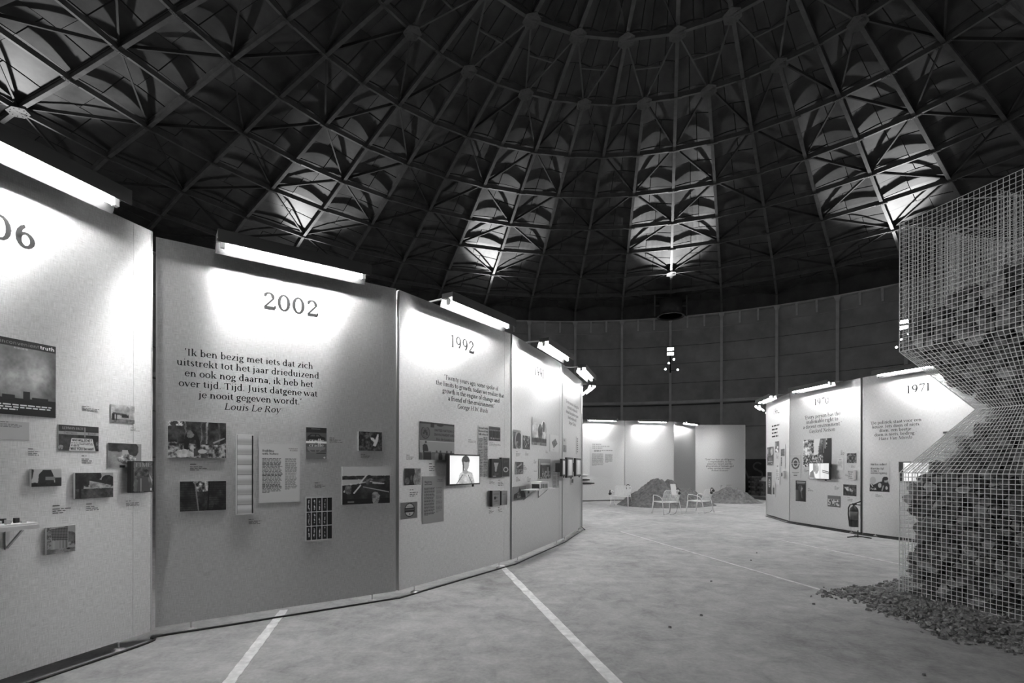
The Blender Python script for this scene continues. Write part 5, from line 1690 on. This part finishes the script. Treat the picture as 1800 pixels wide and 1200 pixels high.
def chip_shape(r, sx, sy, sz):
    pts = []
    n = 5
    off = r.uniform(0, 6)
    top = []
    for i in range(n):
        t = off + 2 * math.pi * i / n + r.uniform(-.3, .3)
        rr = r.uniform(.75, 1.1)
        pts.append((sx * rr * math.cos(t), sy * rr * math.sin(t), -sz))
        top.append((sx * rr * .8 * math.cos(t), sy * rr * .8 * math.sin(t), sz * r.uniform(.6, 1.1)))
    return pts + top, [tuple(range(n))[::-1], tuple(range(n, 2 * n))] + [(i, (i + 1) % n, n + (i + 1) % n, n + i) for i in range(n)]
chips = []
rc = random.Random(9)
while len(chips) < 4200:
    a, b = rc.uniform(-1.15, S + .3), rc.uniform(-1.15, .25)
    if rc.random() < .28: a, b = rc.uniform(-1.1, .2), rc.uniform(-.3, S + .2)
    p = cg(a, b, 0)
    d, aa, bb = cage_dist(p.x, p.y)
    edge = .62 + .16 * math.sin(a * 3.1 + b * 2.3) + .08 * math.sin(a * 9 + 2 * b)
    if d > edge * 1.02 + abs(rc.gauss(0, .10)): continue
    if d < .025 and (aa < .03 or bb < .03): continue
    z = .10 * max(0, 1 - d / edge) ** .8
    s = rc.lognormvariate(math.log(.016), .45)
    s = min(s, .05)
    v, f = chip_shape(rc, s * rc.uniform(.8, 1.6), s * rc.uniform(.6, 1), s * rc.uniform(.25, .5))
    M = Matrix.Translation((p.x, p.y, z + s * .35)) @ Matrix.Rotation(rc.uniform(0, 6.28), 4, 'Z') @ Matrix.Rotation(rc.gauss(0, .35), 4, 'X')
    vis = on_screen(p)
    sc_ = s / p.y if vis and vis[0] < 1790 and vis[1] < 1195 else 0
    chips.append((sc_, M, v, f, rc.random()))
chips.sort(key=lambda c: -c[0])
bedm = [0] * len(bed.f)
for i, (sc_, M, v, f, rv) in enumerate(chips):
    mt = 'brick3' if rv < .08 else ('brick2' if rv < .5 else 'gravel')
    if i < 260:
        m = MB(); m.add(v, f)
        o = m.build('stone_chip', mt); o.matrix_world = M
        tag(o, {'gravel': 'dark', 'brick2': 'grey', 'brick3': 'pale'}[mt] + ' stone chip lying in the gravel around the cage foot', 'stone', 'stone chips in the gravel: ' + {'gravel': 'dark', 'brick2': 'grey', 'brick3': 'pale'}[mt])
    else:
        bed.add([M @ Vector(p) for p in v], f)
        bedm += [('gravel', 'brick2', 'brick3').index(mt)] * len(f)
o = bed.build('gravel', 'gravel')
o.data.materials.append(MAT['brick2']); o.data.materials.append(MAT['brick3'])
o.data.polygons.foreach_set('material_index', bedm)
tag(o, 'bed of small crushed gravel around the foot of the wire hourglass', 'gravel', kind='stuff')
# a few loose crumbs on the open floor
for i, (px, py) in enumerate(((1233, 1082), (1178, 1103), (1330, 972), (1320, 985), (1470, 1053), (1475, 1048), (1430, 1062), (1250, 1022), (1625, 1187))):
    p = on_floor(px, py)
    s = .018
    v, f = chip_shape(rc, s, s * .7, s * .5)
    m = MB(); m.add(v, f)
    o = m.build('stone_crumb', 'gravel'); o.location = (p.x, p.y, s * .5)
    tag(o, 'loose stone crumb on the open concrete floor', 'stone', 'crumbs on the open floor')

# ------------------------------------------------------------------ chairs, headphones, soil heaps
def chair(px, py, rz, label):
    """px,py: rear-left... the floor point under the middle of the chair; faces local +y"""
    o = thing('garden_chair', label, 'chair', T(px, py, 0, rz), 'white wire garden chairs')
    W, D = .33, .27
    for sx in (-1, 1):
        x = sx * W
        m = MB(); m.tube([(x * 1.06, D * 1.1, 0), (x, D * .9, .30), (x, D * .9, .58), (x, D * .82, .615), (x, D * .2, .61), (x, -D * .6, .56), (x, -D * .82, .50)], .013, 8); m.build('arm_rest', 'white', o, True)
        m = MB(); m.tube([(x * 1.06, -D * 1.35, 0), (x * .98, -D * .95, .42), (x * .96, -D * .85, .50)], .013, 8); m.build('leg', 'white', o, True)
        m = MB(); m.tube([(x * 1.06, D * 1.1, 0), (x, D * .93, .40)], .0135, 8); m.build('leg', 'white', o, True)
    m = MB()
    m.tube([(-W, D * .9, .40), (W, D * .9, .40)], .012, 8); m.tube([(-W, -D * .8, .385), (W, -D * .8, .385)], .012, 8)
    for sx in (-1, 1): m.tube([(sx * W, D * .9, .40), (sx * W, -D * .8, .385)], .012, 8)
    m.build('seat_frame', 'white', o, True)
    m = MB()
    for i in range(12): x = -W + (i + .5) * 2 * W / 12; m.box(x - .02, x + .02, -D * .8, D * .9, .388, .392)
    m.build('seat', 'white', o)
    m = MB()
    bw = W * .95
    m.tube([(-bw, -D * .8, .40), (-bw, -D * 1.28, .74), (-bw + .05, -D * 1.33, .79), (bw - .05, -D * 1.33, .79), (bw, -D * 1.28, .74), (bw, -D * .8, .40)], .013, 8)
    m.build('back_frame', 'white', o, True)
    m = MB()
    f = lambda t: (-D * .8 - D * .53 * t, .40 + .39 * t)
    for i in range(1, 13):
        x = -bw + i * 2 * bw / 13
        (y0, z0), (y1, z1) = f(.02), f(.99)
        m.bar((x, y0, z0), (x, y1, z1), .02, .004, (0, 1, 0))
    for i in range(1, 9):
        y, z = f(i / 9)
        m.bar((-bw, y, z), (bw, y, z), .004, .014)
    m.build('backrest', 'white', o)
    return o
chair(5.13, 16.92, .33, 'white garden chair with a paper sheet on its back, before the taller soil heap')
chair(6.42, 17.42, .74, 'white garden chair facing left between the two soil heaps')
chair(4.30, 20.05, 2.69, 'white garden chair facing the room beside the taller soil heap')

def headphones(p, rz, label, tilt=.4):
    o = thing('headphones', label, 'headphones', T(p[0], p[1], p[2], rz) @ Matrix.Rotation(tilt, 4, 'Y'), 'black headphones hung on the chairs')
    m = MB(); m.tube([(.085 * math.cos(t), 0, .1 + .095 * math.sin(t)) for t in np.linspace(-.2, math.pi + .2, 14)], .014, 8); m.build('headband', 'black', o, True)
    for sx in (-1, 1):
        m = MB(); m.tube([(sx * .05, 0, .06), (sx * .068, 0, .06), (sx * .098, 0, .06)], [.045, .05, .04], 12); m.build('ear_cup', 'black', o, True)
def at_depth(px, py, Y):
    d = ray(px, py); return (d.x * Y, Y, EYE + d.z * Y)
headphones(at_depth(1190.5, 869, 16.53), .33, 'black headphones hung on the chair back with the paper sheet', .2)
headphones(at_depth(1253, 866.5, 17.15), .7, 'black headphones on the back of the chair facing left', -.5)
headphones(at_depth(1105, 860, 20.35), 2.6, 'black headphones on the back of the chair facing the room', .2)
headphones(at_depth(1072.5, 870, 19.85), 1.6, 'black headphones on the arm of the chair facing the room', .1)
d = at_depth(1183, 850.5, 16.46)
sg = MB()
for zz, dy in ((0, 0),):
    sg.box(-.10, .10, -.004, .004, -.36, 0)
so = sg.build('paper_sign', 'paper')
so.matrix_world = T(d[0], d[1] + .02, d[2], .33) @ Matrix.Rotation(-.22, 4, 'X')
tag(so, 'white paper sheet hung on the chair back', 'sign')
for i, (pts, lb) in enumerate((([(1178, 893), (1176, 903), (1168, 906.5), (1162, 906)], 'thin cable under the chair with the paper sheet'), ([(1192, 893), (1187, 902), (1180, 906), (1172, 906)], 'second thin cable under the chair with the paper sheet'), ([(1252, 890), (1249, 899), (1235, 900), (1220, 899)], 'thin cable under the chair facing left'))):
    q = [on_floor(*p) for p in pts]
    z = (.35, .08, .006, .006)
    cable([(a.x, 16.9 if i < 2 else 17.4, zz) if j == 0 else (a.x, (16.9 if i < 2 else 17.4) - .12 * j, zz) for j, (a, zz) in enumerate(zip([Vector(((p[0] - 900) / F_PX * (16.9 if i < 2 else 17.4), 0, 0)) for p in pts], z))], .005, 'headphone_cable', lb)

def heap(cx, cy, lobes, rad, label, seed, n=88, cap=1.02):
    """soil heap: lobes = (dx, dy, height, radius)"""
    m = MB()
    rs = np.random.RandomState(seed)
    g = rs.rand(40, 40)
    def nz(x, y):
        x, y = (x * 3 + 20) % 38, (y * 3 + 20) % 38
        i, j = int(x), int(y); tx, ty = x - i, y - j
        return (g[i, j] * (1 - tx) + g[i + 1, j] * tx) * (1 - ty) + (g[i, j + 1] * (1 - tx) + g[i + 1, j + 1] * tx) * ty - .5
    for j in range(n + 1):
        for i in range(n + 1):
            x, y = -rad + 2 * rad * i / n, -rad + 2 * rad * j / n
            h = 0
            for dx, dy, hh, rr in lobes:
                q = math.hypot(x - dx, y - dy) / rr
                h = max(h, hh * max(0, 1 - q) ** 1.12)
            h = min(h, cap)
            if h > 0:
                h = h + min(1, h * 4) * (.13 * nz(x, y) + .10 * nz(x * 2.7, y * 2.7) + .08 * nz(x * 6.1, y * 6.1) + rs.uniform(-.02, .02))
            m.v.append((x, y, max(h, -.02) if h > .004 else -.02))
    for j in range(n):
        for i in range(n):
            o = j * (n + 1) + i
            q = (o, o + 1, o + n + 2, o + n + 1)
            if any(m.v[v][2] > -.015 for v in q): m.f.append(q)
    o = m.build('soil_heap', 'sand')
    o.location = (cx, cy, 0)
    return tag(o, label, 'soil heap')
heap(6.25, 20.7, [(-.35, 0, 1.18, 1.6), (.12, .1, 1.10, 1.6), (1.05, .2, .70, 1.05), (-.7, 0, .80, 1.0)], 2.9, 'taller heap of dark soil behind the chair with the paper sheet', 5)
heap(9.55, 22.5, [(0, 0, .70, 1.15), (.35, -.1, .62, 1.1), (-.7, -.1, .34, .8)], 1.75, 'lower heap of dark soil before the panel with the planetary quote', 8)
rp = random.Random(2)
for i in range(5):
    pl = thing('seedling', 'small dried seedling sprouting on top of the lower soil heap', 'plant', T(9.45 + rp.uniform(-.3, .25), 22.45 + rp.uniform(-.1, .1), .60), 'seedlings on the lower soil heap')
    m = MB(); m.tube([(0, 0, 0), (.01, 0, .08), (.02, .01, .17)], .006, 5); m.build('stem', 'brick2', pl)
    for s in (-1, 1):
        m = MB(); m.add([(.01, 0, .08), (.01 + s * .05, -.02, .12), (.01 + s * .07, 0, .17), (.01 + s * .03, .02, .13)], [(0, 1, 2, 3)]); m.build('leaf', 'brick2', pl)

# ------------------------------------------------------------------ paving brick stacks, hoarding and helmet beside the far panel
def brick_stack(x0, y0, nx, nz, label, bw=.21, bh=.135, bd=.22, ny=2):
    o = thing('paving_brick_stack', label, 'brick stack', T(x0, y0, 0))
    shapes = []
    for q in range(3):
        m = MB(); e = .006 + .004 * q; m.box(e, bw - e, e, bd - e, e, bh - e * .6); shapes.append(m.mesh('paving_brick', 'paver'))
    r = random.Random(int(x0 * 10))
    for k in range(nz):
        for i in range(nx):
            for j in range(ny):
                link('paving_brick', shapes[r.randrange(3)], o, Matrix.Translation((i * bw + (.5 * bw if k % 2 else 0) + r.uniform(-.006, .006), j * bd + r.uniform(-.02, .0), k * bh + .1)))
    m = MB()
    for yy in (.02, ny * bd - .1): m.box(0, nx * bw + .1, yy, yy + .08, 0, .10)
    m.build('pallet', 'brick1', o)
    return o
brick_stack(13.35, 28.3, 8, 7, 'tall stack of grey paving bricks beside the narrow panel')
brick_stack(12.55, 29.2, 3, 4, 'low stack of grey paving bricks beside the far panel end')
hb = thing('graffiti_board', 'dark hoarding with grey sprayed lettering behind the brick stacks', 'board', T(13.9, 30.6, 0, -.42))
m = MB(); m.box(-3.2, 3.2, 0, .06, .02, 2.02); m.build('board', 'darkboard', hb)
q = []
for ch, x in (('P', -1.0), ('A', -.05), ('S', .80)):
    q += text_quads(ch, x, .85, 1.5, 'c', sans=True, bold=.7)
flat_quads(q, 'sprayed_lettering', 'graffiti', hb, -.004)
brick_stack(13.42, 27.4, 4, 5, 'stack of grey paving bricks carrying the white helmet')
hl = thing('safety_helmet', 'white domed helmet with a brim on the brick stack', 'helmet', T(13.72, 27.62, .798))
m = MB(); m.lathe([(.17, 0), (.17, .04), (.15, .12), (.10, .18), (.03, .2)], 20); m.build('shell', 'white', hl, True)
m = MB(); m.lathe([(.27, -.02), (.27, .0), (.17, .015), (.16, -.01)], 20); m.build('brim', 'white', hl, True)

# ------------------------------------------------------------------ fire extinguisher on its stand
fp = on_floor(1501, 944.5)
fe = thing('fire_extinguisher', 'dark fire extinguisher with a black hose on a low stand before the 1970 panel', 'extinguisher', T(fp.x, fp.y, 0, math.radians(-80)))
m = MB(); m.lathe([(.078, .20), (.085, .22), (.085, .60), (.075, .65), (.04, .69), (.025, .70), (.025, .73)], 24); m.build('cylinder', 'ext', fe, True)
m = MB(); m.lathe([(.0855, .40), (.0862, .40), (.0862, .58), (.0855, .58)], 24); m.build('label_band', 'extlabel', fe, True)
m = MB(); m.lathe([(.088, .17), (.088, .24), (.08, .24), (.08, .17)], 24); m.build('base_cup', 'wallrib', fe)
m = MB(); m.box(-.02, .02, -.03, .05, .72, .76); m.bar((0, .02, .755), (.02, .15, .80), .02); m.bar((0, .02, .735), (.02, .14, .72), .02); m.build('valve_handle', 'black', fe)
m = MB(); m.tube([(0, -.03, .74), (0, -.10, .73), (0, -.14, .66), (0, -.145, .52), (0, -.12, .36), (0, -.11, .25)], .013, 8); m.build('hose', 'black', fe, True)
m = MB(); m.tube([(0, .10, .0), (0, .10, .5)], .012, 8); m.build('stand_pole', 'black', fe)
for t in (0, 2.1, 4.2):
    m = MB(); m.bar((0, .10, .03), (.26 * math.cos(t + .5), .10 + .26 * math.sin(t + .5), .012), .022); m.build('stand_foot', 'black', fe)
